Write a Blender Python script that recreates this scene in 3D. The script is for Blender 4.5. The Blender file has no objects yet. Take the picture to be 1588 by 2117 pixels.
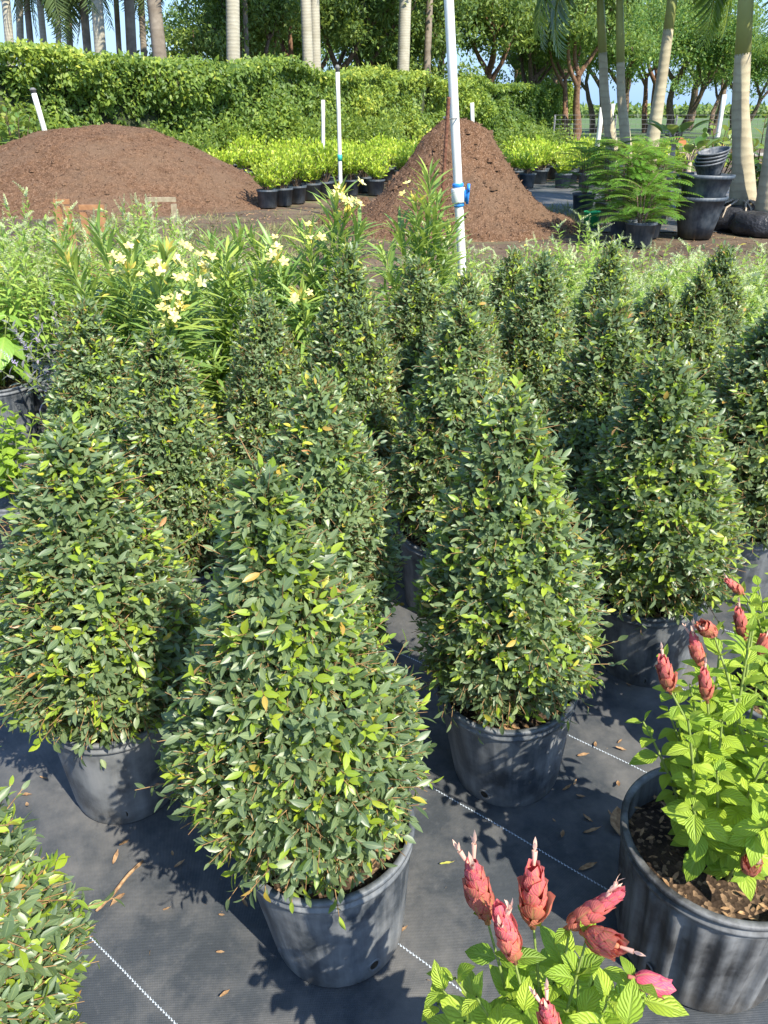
import bpy, math, random
import numpy as np
from mathutils import Vector, Matrix, Euler

C = bpy.context.scene.collection
R = math.radians
# ------------------------------------------------------------------ camera, sky, sun
CAMH, PITCH, F = 1.6, R(27.4), 1590.0
cam = bpy.data.objects.new('camera', bpy.data.cameras.new('camera'))
C.objects.link(cam)
cam.location = (0, 0, CAMH)
cam.rotation_euler = (R(90) - PITCH, 0, 0)
cam.data.sensor_fit = 'VERTICAL'
cam.data.sensor_height = 36.0
cam.data.lens = 36.0 * F / 2117.0
cam.data.clip_start = 0.05
cam.data.clip_end = 4000
bpy.context.scene.camera = cam
SUN = Vector((0.62, -0.79, 1.12)).normalized()
w = bpy.data.worlds.new('World'); bpy.context.scene.world = w; w.use_nodes = True
nt = w.node_tree
sky = nt.nodes.new('ShaderNodeTexSky'); sky.sky_type = 'NISHITA'; sky.sun_disc = False
sky.sun_elevation = math.asin(SUN.z); sky.sun_rotation = math.atan2(SUN.x, SUN.y)
sky.air_density = 1.3; sky.dust_density = 0.6; sky.ozone_density = 2.0
bg = nt.nodes['Background']; bg.inputs[1].default_value = 0.13
tcw = nt.nodes.new('ShaderNodeTexCoord'); nzw = nt.nodes.new('ShaderNodeTexNoise'); nzw.inputs['Scale'].default_value = 3.2; nzw.inputs['Detail'].default_value = 7
mpw = nt.nodes.new('ShaderNodeMapping'); mpw.inputs['Scale'].default_value = (1, 1, 3.5); nt.links.new(tcw.outputs['Generated'], mpw.inputs[0]); nt.links.new(mpw.outputs[0], nzw.inputs['Vector'])
crw = nt.nodes.new('ShaderNodeValToRGB'); crw.color_ramp.elements[0].position = 0.50; crw.color_ramp.elements[1].position = 0.75; nt.links.new(nzw.outputs['Fac'], crw.inputs[0])
tint = nt.nodes.new('ShaderNodeMix'); tint.data_type = 'RGBA'; tint.blend_type = 'MULTIPLY'; tint.inputs[0].default_value = 1; tint.inputs[7].default_value = (0.66, 0.84, 1.10, 1); nt.links.new(sky.outputs[0], tint.inputs[6])
cld = nt.nodes.new('ShaderNodeMix'); cld.data_type = 'RGBA'; cld.inputs[7].default_value = (3.2, 3.7, 4.4, 1); nt.links.new(tint.outputs[2], cld.inputs[6]); spw = nt.nodes.new('ShaderNodeSeparateXYZ'); nt.links.new(tcw.outputs['Generated'], spw.inputs[0])
hzw = nt.nodes.new('ShaderNodeMapRange'); hzw.inputs[1].default_value = 0.03; hzw.inputs[2].default_value = 0.14; hzw.inputs[3].default_value = 0.25; hzw.inputs[4].default_value = 1.0; nt.links.new(spw.outputs[2], hzw.inputs[0])
mlw = nt.nodes.new('ShaderNodeMath'); mlw.operation = 'MULTIPLY'; nt.links.new(crw.outputs[0], mlw.inputs[0]); nt.links.new(hzw.outputs[0], mlw.inputs[1]); nt.links.new(mlw.outputs[0], cld.inputs[0])
lowm = nt.nodes.new('ShaderNodeMapRange'); lowm.inputs[1].default_value = 0.0; lowm.inputs[2].default_value = 0.25; lowm.inputs[3].default_value = 0.0; lowm.inputs[4].default_value = 1.0; nt.links.new(spw.outputs[2], lowm.inputs[0])
low = nt.nodes.new('ShaderNodeMix'); low.data_type = 'RGBA'; low.inputs[6].default_value = (1.75, 2.75, 4.3, 1); nt.links.new(tint.outputs[2], low.inputs[7]); nt.links.new(lowm.outputs[0], low.inputs[0]); nt.links.new(low.outputs[2], cld.inputs[6])
nt.links.new(cld.outputs[2], bg.inputs[0])
sl = bpy.data.lights.new('sun', 'SUN'); sl.energy = 4.6; sl.angle = R(0.5); sl.color = (1.0, 0.93, 0.80)
so = bpy.data.objects.new('sun', sl); C.objects.link(so)
so.rotation_euler = SUN.to_track_quat('Z', 'Y').to_euler(); so.location = (6, -6, 9)
vs = bpy.context.scene.view_settings
vs.view_transform = 'Standard'; vs.look = 'None'; vs.gamma = 1.0; vs.exposure = 1.14
cyc = bpy.context.scene.cycles
cyc.max_bounces = 6; cyc.diffuse_bounces = 3; cyc.glossy_bounces = 3; cyc.transmission_bounces = 4; cyc.transparent_max_bounces = 6

# ------------------------------------------------------------------ measuring the place
cp, sp = math.cos(PITCH), math.sin(PITCH)
def ray(px, py):
    u, v = (px - 794) / F, (1058 - py) / F
    return Vector((u, cp + v * sp, -sp + v * cp))
def G(px, py, z=0.0):
    r = ray(px, py); t = (z - CAMH) / r.z
    return Vector((r.x * t, r.y * t, z))
def P(px, py, d):
    r = ray(px, py); t = d / r.y
    return Vector((r.x * t, d, CAMH + r.z * t))

# ------------------------------------------------------------------ materials
def newmat(name):
    m = bpy.data.materials.new(name); m.use_nodes = True
    return m, m.node_tree, m.node_tree.nodes['Principled BSDF']
def N(t, kind, **kw):
    n = t.nodes.new('ShaderNode' + kind)
    for k, v in kw.items(): setattr(n, k, v)
    return n
def math_(t, op, a, b=None, clamp=False):
    n = N(t, 'Math', operation=op); n.use_clamp = clamp
    for i, x in enumerate((a, b)):
        if x is None: continue
        if isinstance(x, (int, float)): n.inputs[i].default_value = x
        else: t.links.new(x, n.inputs[i])
    return n.outputs[0]
def ramp(t, fac, stops, interp='LINEAR'):
    n = N(t, 'ValToRGB'); cr = n.color_ramp; cr.interpolation = interp
    while len(cr.elements) < len(stops): cr.elements.new(0.5)
    for e, (p, c) in zip(cr.elements, stops):
        e.position = p; e.color = (*c, 1) if len(c) == 3 else c
    t.links.new(fac, n.inputs[0]); return n.outputs[0]
def mixc(t, fac, a, b, mode='MIX'):
    n = N(t, 'Mix', data_type='RGBA', blend_type=mode)
    for s, x in ((n.inputs[0], fac), (n.inputs[6], a), (n.inputs[7], b)):
        if isinstance(x, (int, float)): s.default_value = x
        elif isinstance(x, tuple): s.default_value = (*x, 1)
        else: t.links.new(x, s)
    return n.outputs[2]
def noise(t, scale, detail=4, vec=None, rough=0.55):
    n = N(t, 'TexNoise'); n.inputs['Scale'].default_value = scale; n.inputs['Detail'].default_value = detail
    n.inputs['Roughness'].default_value = rough
    if vec is not None: t.links.new(vec, n.inputs['Vector'])
    return n.outputs['Fac']
def bump(t, h, strength, dist, bs):
    b = N(t, 'Bump'); b.inputs['Strength'].default_value = strength; b.inputs['Distance'].default_value = dist
    t.links.new(h, b.inputs['Height']); t.links.new(b.outputs[0], bs.inputs['Normal']); return b

def leafmat(name, stops, rough=0.42, spec=0.5, trans=0.22, vein=0.0, midrib=0.0, tcol=(0.55, 0.75, 0.08)):
    m, t, b = newmat(name)
    at = N(t, 'Attribute'); at.attribute_name = 'tone'
    oi = N(t, 'ObjectInfo')
    col = ramp(t, at.outputs['Fac'], stops)
    hv = N(t, 'HueSaturation'); t.links.new(col, hv.inputs['Color'])
    t.links.new(math_(t, 'ADD', math_(t, 'MULTIPLY', oi.outputs['Random'], 0.24), 0.88), hv.inputs['Value'])
    col = hv.outputs[0]
    tc = N(t, 'TexCoord')
    nz = noise(t, 35.0, 3, tc.outputs['Object'])
    col = mixc(t, math_(t, 'MULTIPLY', nz, 0.35), col, (0.35, 0.36, 0.30), 'SOFT_LIGHT')
    if vein or midrib:
        uv = N(t, 'UVMap'); sx = N(t, 'SeparateXYZ'); t.links.new(uv.outputs[0], sx.inputs[0])
        ax = math_(t, 'ABSOLUTE', math_(t, 'SUBTRACT', sx.outputs[0], 0.5))
        if midrib:
            mr = math_(t, 'LESS_THAN', ax, 0.035)
            col = mixc(t, math_(t, 'MULTIPLY', mr, midrib), col, (0.30, 0.36, 0.14))
        if vein:
            ph = math_(t, 'SUBTRACT', math_(t, 'MULTIPLY', sx.outputs[1], 44.0), math_(t, 'MULTIPLY', ax, 38.0))
            sv = math_(t, 'POWER', math_(t, 'ABSOLUTE', math_(t, 'SINE', math_(t, 'MULTIPLY', ph, 0.5))), 0.5)
            rid = math_(t, 'MINIMUM', sv, math_(t, 'MULTIPLY', ax, 9.0, True))
            bump(t, rid, vein, 0.0022, b)
            col = mixc(t, math_(t, 'MULTIPLY', math_(t, 'SUBTRACT', 1.0, rid, True), 0.45), col, (0.36, 0.46, 0.10))
    t.links.new(col, b.inputs['Base Color'])
    b.inputs['Roughness'].default_value = rough; b.inputs['Specular IOR Level'].default_value = spec
    out = t.nodes['Material Output']
    tr = N(t, 'BsdfTranslucent'); mx = N(t, 'MixShader')
    tcn = mixc(t, 0.65, col, mixc(t, 1.0, col, tcol, 'SCREEN'))
    t.links.new(tcn, tr.inputs[0]); mx.inputs[0].default_value = trans
    t.links.new(b.outputs[0], mx.inputs[1]); t.links.new(tr.outputs[0], mx.inputs[2]); t.links.new(mx.outputs[0], out.inputs[0])
    return m

def plain(name, c1, c2, scale=20, rough=0.8, bmp=0.3, bd=0.005, spec=0.3, detail=5):
    m, t, b = newmat(name); tc = N(t, 'TexCoord')
    f = noise(t, scale, detail, tc.outputs['Object'])
    t.links.new(ramp(t, f, [(0.3, c1), (0.7, c2)]), b.inputs['Base Color'])
    b.inputs['Roughness'].default_value = rough; b.inputs['Specular IOR Level'].default_value = spec
    if bmp: bump(t, noise(t, scale * 3, 4, tc.outputs['Object']), bmp, bd, b)
    return m

M = {}
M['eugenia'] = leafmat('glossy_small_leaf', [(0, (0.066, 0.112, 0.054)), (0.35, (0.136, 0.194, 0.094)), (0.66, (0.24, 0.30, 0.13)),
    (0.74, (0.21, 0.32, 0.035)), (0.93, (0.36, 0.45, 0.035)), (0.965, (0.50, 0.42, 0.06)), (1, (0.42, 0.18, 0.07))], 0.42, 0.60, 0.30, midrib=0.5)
M['shrimp'] = leafmat('lime_ovate_leaf', [(0, (0.11, 0.21, 0.025)), (0.5, (0.23, 0.37, 0.03)), (1, (0.40, 0.53, 0.05))], 0.5, 0.35, 0.33, vein=0.8)
M['bigleaf'] = leafmat('large_veined_leaf', [(0, (0.07, 0.17, 0.03)), (1, (0.20, 0.36, 0.05))], 0.4, 0.45, 0.28, vein=0.9)
M['oleander'] = leafmat('lance_leaf', [(0, (0.08, 0.17, 0.05)), (0.6, (0.18, 0.30, 0.07)), (1, (0.38, 0.46, 0.08))], 0.42, 0.45, 0.25, midrib=0.8)
M['almond'] = leafmat('pale_lance_leaf', [(0, (0.12, 0.22, 0.045)), (0.6, (0.22, 0.35, 0.06)), (1, (0.38, 0.47, 0.11))], 0.55, 0.3, 0.35)
M['sage'] = leafmat('grey_violet_leaf', [(0, (0.12, 0.15, 0.11)), (0.6, (0.2, 0.2, 0.19)), (1, (0.3, 0.25, 0.33))], 0.7, 0.2, 0.15)
M['coco'] = leafmat('round_lime_leaf', [(0, (0.12, 0.22, 0.02)), (0.5, (0.28, 0.42, 0.03)), (1, (0.50, 0.58, 0.06))], 0.42, 0.45, 0.3)
M['hedge'] = leafmat('hedge_leaf', [(0, (0.06, 0.11, 0.028)), (0.4, (0.13, 0.20, 0.04)), (0.75, (0.26, 0.33, 0.045)), (1, (0.42, 0.43, 0.07))], 0.5, 0.35, 0.32)
M['tree'] = leafmat('tree_leaf', [(0, (0.045, 0.085, 0.028)), (0.6, (0.12, 0.19, 0.045)), (1, (0.28, 0.34, 0.06))], 0.5, 0.35, 0.25)
M['tree_light'] = leafmat('light_tree_leaf', [(0, (0.05, 0.12, 0.035)), (0.6, (0.12, 0.22, 0.05)), (1, (0.24, 0.32, 0.08))], 0.5, 0.35, 0.3)
M['frond'] = leafmat('palm_leaflet', [(0, (0.06, 0.13, 0.02)), (0.6, (0.13, 0.23, 0.035)), (1, (0.34, 0.38, 0.06))], 0.4, 0.45, 0.28)
M['fan'] = leafmat('dark_palm_leaflet', [(0, (0.04, 0.075, 0.025)), (1, (0.14, 0.19, 0.06))], 0.5, 0.35, 0.15)
M['fern'] = leafmat('feathery_leaf', [(0, (0.04, 0.11, 0.018)), (0.6, (0.10, 0.23, 0.028)), (1, (0.22, 0.40, 0.045))], 0.5, 0.3, 0.3)
M['grape'] = leafmat('round_leathery_leaf', [(0, (0.06, 0.14, 0.03)), (0.7, (0.16, 0.25, 0.05)), (0.9, (0.3, 0.3, 0.06)), (1, (0.4, 0.12, 0.05))], 0.45, 0.45, 0.2)
M['cream'] = leafmat('cream_petal', [(0, (0.70, 0.55, 0.10)), (0.5, (0.76, 0.67, 0.24)), (1, (0.78, 0.73, 0.42))], 0.6, 0.25, 0.3, tcol=(0.8, 0.75, 0.3))
M['white_fl'] = leafmat('white_floret', [(0, (0.36, 0.46, 0.18)), (1, (0.66, 0.70, 0.42))], 0.7, 0.2, 0.25, tcol=(0.6, 0.6, 0.5))
M['yellow_fl'] = leafmat('yellow_petal', [(0, (0.70, 0.55, 0.04)), (1, (0.80, 0.70, 0.10))], 0.6, 0.2, 0.25, tcol=(0.8, 0.6, 0.1))
M['lilac_fl'] = leafmat('lilac_floret', [(0, (0.35, 0.28, 0.5)), (1, (0.55, 0.48, 0.65))], 0.7, 0.2, 0.2, tcol=(0.4, 0.3, 0.6))
M['bract'] = leafmat('shrimp_bract', [(0, (0.40, 0.15, 0.08)), (0.25, (0.60, 0.17, 0.13)), (0.6, (0.72, 0.17, 0.18)), (1, (0.72, 0.12, 0.20))], 0.6, 0.25, 0.35, vein=0.3, tcol=(0.5, 0.1, 0.08))
M['bract_pink'] = leafmat('magenta_bract', [(0, (0.50, 0.04, 0.12)), (1, (0.66, 0.08, 0.19))], 0.5, 0.35, 0.25, vein=0.35, tcol=(0.5, 0.05, 0.1))
M['corolla'] = leafmat('corolla', [(0, (0.70, 0.32, 0.28)), (1, (0.80, 0.54, 0.42))], 0.5, 0.3, 0.3, tcol=(0.7, 0.5, 0.4))
M['twig'] = plain('tan_twig', (0.16, 0.085, 0.035), (0.38, 0.24, 0.11), 60, 0.8, 0)
M['stem'] = plain('green_stem', (0.16, 0.22, 0.05), (0.24, 0.30, 0.08), 40, 0.6, 0)
M['bark'] = plain('brown_bark', (0.07, 0.045, 0.03), (0.22, 0.16, 0.11), 12, 0.9, 0.6, 0.02)
M['redbark'] = plain('red_brown_bark', (0.09, 0.045, 0.025), (0.26, 0.15, 0.09), 9, 0.9, 0.6, 0.02)
M['litter'] = plain('dry_leaf', (0.16, 0.08, 0.035), (0.42, 0.27, 0.14), 90, 0.75, 0.3, 0.002)
M['litter_yellow'] = plain('yellow_fallen_leaf', (0.30, 0.33, 0.06), (0.45, 0.42, 0.10), 60, 0.6, 0)
M['wood'] = plain('weathered_timber', (0.20, 0.15, 0.09), (0.42, 0.36, 0.24), 14, 0.85, 0.4)
M['redwood'] = plain('reddish_timber', (0.24, 0.11, 0.05), (0.42, 0.22, 0.10), 14, 0.85, 0.4)
M['blue'] = plain('blue_plastic', (0.03, 0.20, 0.60), (0.04, 0.26, 0.70), 30, 0.35, 0)
M['pvc'] = plain('white_pipe', (0.62, 0.62, 0.57), (0.76, 0.76, 0.71), 5, 0.35, 0.1, spec=0.5)
M['pvc_old'] = plain('aged_white_pipe', (0.5, 0.5, 0.42), (0.72, 0.72, 0.66), 4, 0.5, 0.1)
M['teal'] = plain('teal_tape', (0.03, 0.3, 0.25), (0.05, 0.4, 0.33), 4, 0.5, 0)
M['rust'] = plain('rusty_steel', (0.09, 0.035, 0.02), (0.22, 0.10, 0.06), 90, 0.9, 0.6)
M['hole'] = plain('drain_hole_shadow', (0.006, 0.006, 0.006), (0.05, 0.035, 0.02), 160, 0.95, 0.4)
M['greenpot'] = plain('bright_green_plastic', (0.03, 0.42, 0.13), (0.05, 0.52, 0.18), 10, 0.4, 0)
M['wire'] = plain('fence_wire', (0.13, 0.13, 0.13), (0.2, 0.2, 0.19), 10, 0.5, 0)
M['root'] = plain('pale_root', (0.25, 0.19, 0.13), (0.46, 0.39, 0.30), 20, 0.85, 0.4)
M['bag'] = plain('black_plastic_sheet', (0.015, 0.016, 0.018), (0.05, 0.05, 0.055), 8, 0.35, 0.7, 0.03)
M['roof_white'] = plain('white_sheet_metal', (0.5, 0.5, 0.5), (0.75, 0.75, 0.75), 1, 0.5, 0)

def potmat(name, dark, light, dust, stain=0.0):
    m, t, b = newmat(name); tc = N(t, 'TexCoord'); o = tc.outputs['Object']
    n1 = noise(t, 7, 6, o, 0.65)
    mp = N(t, 'Mapping'); t.links.new(o, mp.inputs[0]); mp.inputs['Scale'].default_value = (30, 30, 2.0)
    streak = noise(t, 1.0, 5, mp.outputs[0], 0.6)
    col = ramp(t, n1, [(0.36, dark), (0.66, light)])
    d = math_(t, 'MULTIPLY', ramp(t, math_(t, 'MULTIPLY', streak, n1), [(0.18, (0, 0, 0)), (0.42, (1, 1, 1))]), dust)
    col = mixc(t, d, col, (0.23, 0.235, 0.235))
    sx = N(t, 'SeparateXYZ'); t.links.new(o, sx.inputs[0])
    low = ramp(t, math_(t, 'ADD', sx.outputs[2], math_(t, 'MULTIPLY', n1, 0.12)), [(0.07, (1, 1, 1)), (0.14, (0, 0, 0))])
    col = mixc(t, math_(t, 'MULTIPLY', low, 0.35), col, (0.11, 0.095, 0.075))
    t.links.new(col, b.inputs['Base Color'])
    t.links.new(ramp(t, n1, [(0.3, (0.38,) * 3), (0.7, (0.62,) * 3)]), b.inputs['Roughness'])
    b.inputs['Specular IOR Level'].default_value = 0.45
    bump(t, noise(t, 60, 4, mp.outputs[0]), 0.25, 0.002, b)
    return m
M['pot'] = potmat('scuffed_black_plastic', (0.026, 0.033, 0.041), (0.090, 0.105, 0.122), 1.0)
M['pot_dusty'] = potmat('dusty_grey_plastic', (0.055, 0.060, 0.065), (0.17, 0.18, 0.185), 1.0)
M['pot_ribbed'] = potmat('stained_ribbed_plastic', (0.012, 0.012, 0.013), (0.075, 0.075, 0.075), 0.9)
M['pot_blue'] = potmat('blue_black_plastic', (0.030, 0.045, 0.062), (0.062, 0.084, 0.108), 0.35)

def soilmat(name, dark, mid, chip, scale, big=None):
    m, t, b = newmat(name); tc = N(t, 'TexCoord'); o = tc.outputs['Object']
    v = N(t, 'TexVoronoi'); v.inputs['Scale'].default_value = scale; t.links.new(o, v.inputs['Vector'])
    f = N(t, 'SeparateColor'); t.links.new(v.outputs['Color'], f.inputs[0])
    n1 = noise(t, scale * 0.12, 6, o, 0.6)
    col = ramp(t, n1, [(0.35, dark), (0.65, mid)])
    col = mixc(t, ramp(t, f.outputs[0], [(0.70, (0, 0, 0)), (0.95, (0.8, 0.8, 0.8))]), col, chip)
    if big:
        col = mixc(t, ramp(t, noise(t, 0.9, 6, o, 0.6), [(0.45, (0, 0, 0)), (0.65, (0.6,) * 3)]), col, big)
        col = mixc(t, ramp(t, noise(t, 1.7, 7, o, 0.7), [(0.30, (0.7,) * 3), (0.42, (0, 0, 0))]), col, dark)
    t.links.new(col, b.inputs['Base Color']); b.inputs['Roughness'].default_value = 0.92
    b.inputs['Specular IOR Level'].default_value = 0.2
    h = math_(t, 'ADD', v.outputs['Distance'], noise(t, scale * 0.6, 5, o))
    bump(t, h, 0.9, 0.5 / scale, b)
    return m
M['soil'] = soilmat('potting_soil', (0.018, 0.012, 0.008), (0.07, 0.045, 0.028), (0.26, 0.17, 0.10), 130)
M['mulch'] = soilmat('shredded_mulch', (0.066, 0.034, 0.017), (0.132, 0.071, 0.038), (0.25, 0.16, 0.105), 90, (0.135, 0.090, 0.058))
M['chips'] = plain('mulch_chip', (0.06, 0.03, 0.018), (0.26, 0.16, 0.10), 30, 0.9, 0)

def groundmat():
    m, t, b = newmat('nursery_dirt'); tc = N(t, 'TexCoord'); o = tc.outputs['Object']
    n1 = noise(t, 0.8, 8, o, 0.65); n2 = noise(t, 14, 6, o, 0.7)
    col = ramp(t, n1, [(0.35, (0.05, 0.032, 0.020)), (0.5, (0.13, 0.085, 0.052)), (0.66, (0.22, 0.165, 0.10))])
    col = mixc(t, math_(t, 'MULTIPLY', n2, 0.8), col, (0.09, 0.065, 0.04), 'OVERLAY')
    grass = ramp(t, noise(t, 1.7, 7, o, 0.7), [(0.52, (0, 0, 0)), (0.62, (1, 1, 1))])
    col = mixc(t, math_(t, 'MULTIPLY', grass, 0.5), col, (0.13, 0.15, 0.05))
    t.links.new(col, b.inputs['Base Color']); b.inputs['Roughness'].default_value = 0.95
    bump(t, n2, 0.8, 0.03, b)
    return m
M['ground'] = groundmat()
def fieldmat():
    m, t, b = newmat('crop_field'); tc = N(t, 'TexCoord'); o = tc.outputs['Object']
    mp = N(t, 'Mapping'); t.links.new(o, mp.inputs[0]); mp.inputs['Scale'].default_value = (0.05, 0.3, 1)
    t.links.new(ramp(t, noise(t, 1, 6, mp.outputs[0]), [(0.3, (0.05, 0.095, 0.022)), (0.7, (0.10, 0.16, 0.035))]), b.inputs['Base Color'])
    b.inputs['Roughness'].default_value = 0.9; bump(t, noise(t, 3, 5, o), 0.8, 0.1, b)
    return m
M['field'] = fieldmat()

def clothmat(lines=True):
    m, t, b = newmat('woven_weed_cloth' if lines else 'dusty_weed_cloth'); tc = N(t, 'TexCoord'); o = tc.outputs['Object']
    sx = N(t, 'SeparateXYZ'); t.links.new(o, sx.inputs[0]); X, Y = sx.outputs[0], sx.outputs[1]
    n1 = noise(t, 1.6, 8, o, 0.62); n2 = noise(t, 9, 6, o, 0.7); n3 = noise(t, 55, 4, o, 0.7)
    cc = math_(t, 'ADD', math_(t, 'MULTIPLY', X, 0.62), math_(t, 'MULTIPLY', Y, 0.7846))
    ss = math_(t, 'SUBTRACT', math_(t, 'MULTIPLY', X, 0.7846), math_(t, 'MULTIPLY', Y, 0.62))
    wv = math_(t, 'MULTIPLY', math_(t, 'SINE', math_(t, 'MULTIPLY', cc, 1500.0)), math_(t, 'SINE', math_(t, 'MULTIPLY', ss, 1100.0)))
    col = ramp(t, n2, [(0.3, (0.036, 0.042, 0.048)), (0.7, (0.062, 0.069, 0.076))])
    dust = ramp(t, math_(t, 'ADD', math_(t, 'MULTIPLY', n1, 0.75), math_(t, 'MULTIPLY', n2, 0.3)), [(0.47, (0, 0, 0)), (0.60, (0.5,) * 3), (0.74, (1, 1, 1))])
    col = mixc(t, math_(t, 'MULTIPLY', math_(t, 'ADD', math_(t, 'MULTIPLY', wv, 0.5), 0.5), 0.30), col, (0.025, 0.029, 0.034))
    col = mixc(t, math_(t, 'MULTIPLY', dust, 0.75), col, (0.20, 0.185, 0.165))
    col = mixc(t, math_(t, 'MULTIPLY', ramp(t, n3, [(0.58, (0, 0, 0)), (0.75, (1, 1, 1))]), 0.22), col, (0.16, 0.16, 0.16))
    if lines:
        wob = math_(t, 'MULTIPLY', math_(t, 'SUBTRACT', noise(t, 2.2, 2, o), 0.5), 0.008)
        ph = math_(t, 'ADD', math_(t, 'SUBTRACT', cc, 0.438 - 0.202 - 4.04), wob)
        fr = math_(t, 'MODULO', ph, 0.404)
        ds = math_(t, 'SUBTRACT', fr, 0.202)
        zz = math_(t, 'MULTIPLY', math_(t, 'SINE', math_(t, 'MULTIPLY', ss, 6.283 / 0.0085)), 0.0011)
        ln = math_(t, 'LESS_THAN', math_(t, 'ABSOLUTE', math_(t, 'ADD', ds, zz)), 0.0014)
        dash = math_(t, 'GREATER_THAN', math_(t, 'SINE', math_(t, 'MULTIPLY', math_(t, 'ADD', ss, math_(t, 'MULTIPLY', ds, 0.8)), 6.283 / 0.0085)), -0.55)
        ln = math_(t, 'MULTIPLY', ln, dash)
        col = mixc(t, ln, col, (0.46, 0.52, 0.58))
    t.links.new(col, b.inputs['Base Color'])
    t.links.new(ramp(t, n1, [(0.3, (0.5,) * 3), (0.7, (0.75,) * 3)]), b.inputs['Roughness'])
    b.inputs['Specular IOR Level'].default_value = 0.35
    bump(t, math_(t, 'ADD', math_(t, 'MULTIPLY', wv, 0.12), math_(t, 'MULTIPLY', n2, 1.0)), 0.45, 0.006, b)
    return m
M['cloth'] = clothmat(); M['cloth_far'] = clothmat(False)

def palmbark(name, c1, c2, k):
    m, t, b = newmat(name); tc = N(t, 'TexCoord'); o = tc.outputs['Object']
    sx = N(t, 'SeparateXYZ'); t.links.new(o, sx.inputs[0])
    n1 = noise(t, 3, 6, o, 0.6)
    rg = math_(t, 'SINE', math_(t, 'ADD', math_(t, 'MULTIPLY', sx.outputs[2], k), math_(t, 'MULTIPLY', n1, 9.0)))
    r2 = ramp(t, rg, [(0.0, (0, 0, 0)), (0.6, (0.25,) * 3), (0.9, (1, 1, 1))])
    col = mixc(t, r2, ramp(t, n1, [(0.3, c1), (0.7, c2)]), (0.16, 0.13, 0.09))
    t.links.new(mixc(t, 0.22, ramp(t, n1, [(0.3, c1), (0.7, c2)]), col), b.inputs['Base Color'])
    b.inputs['Roughness'].default_value = 0.85; bump(t, rg, 0.15, 0.01, b)
    return m
M['royal'] = palmbark('grey_palm_bark', (0.32, 0.29, 0.21), (0.44, 0.41, 0.32), 60)
M['sabal'] = palmbark('brown_palm_bark', (0.13, 0.10, 0.07), (0.30, 0.25, 0.19), 30)
M['adonidia'] = palmbark('ringed_palm_bark', (0.30, 0.25, 0.16), (0.46, 0.41, 0.27), 52)
M['shaft'] = plain('green_crownshaft', (0.24, 0.27, 0.09), (0.36, 0.37, 0.12), 2, 0.45, 0)

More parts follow.
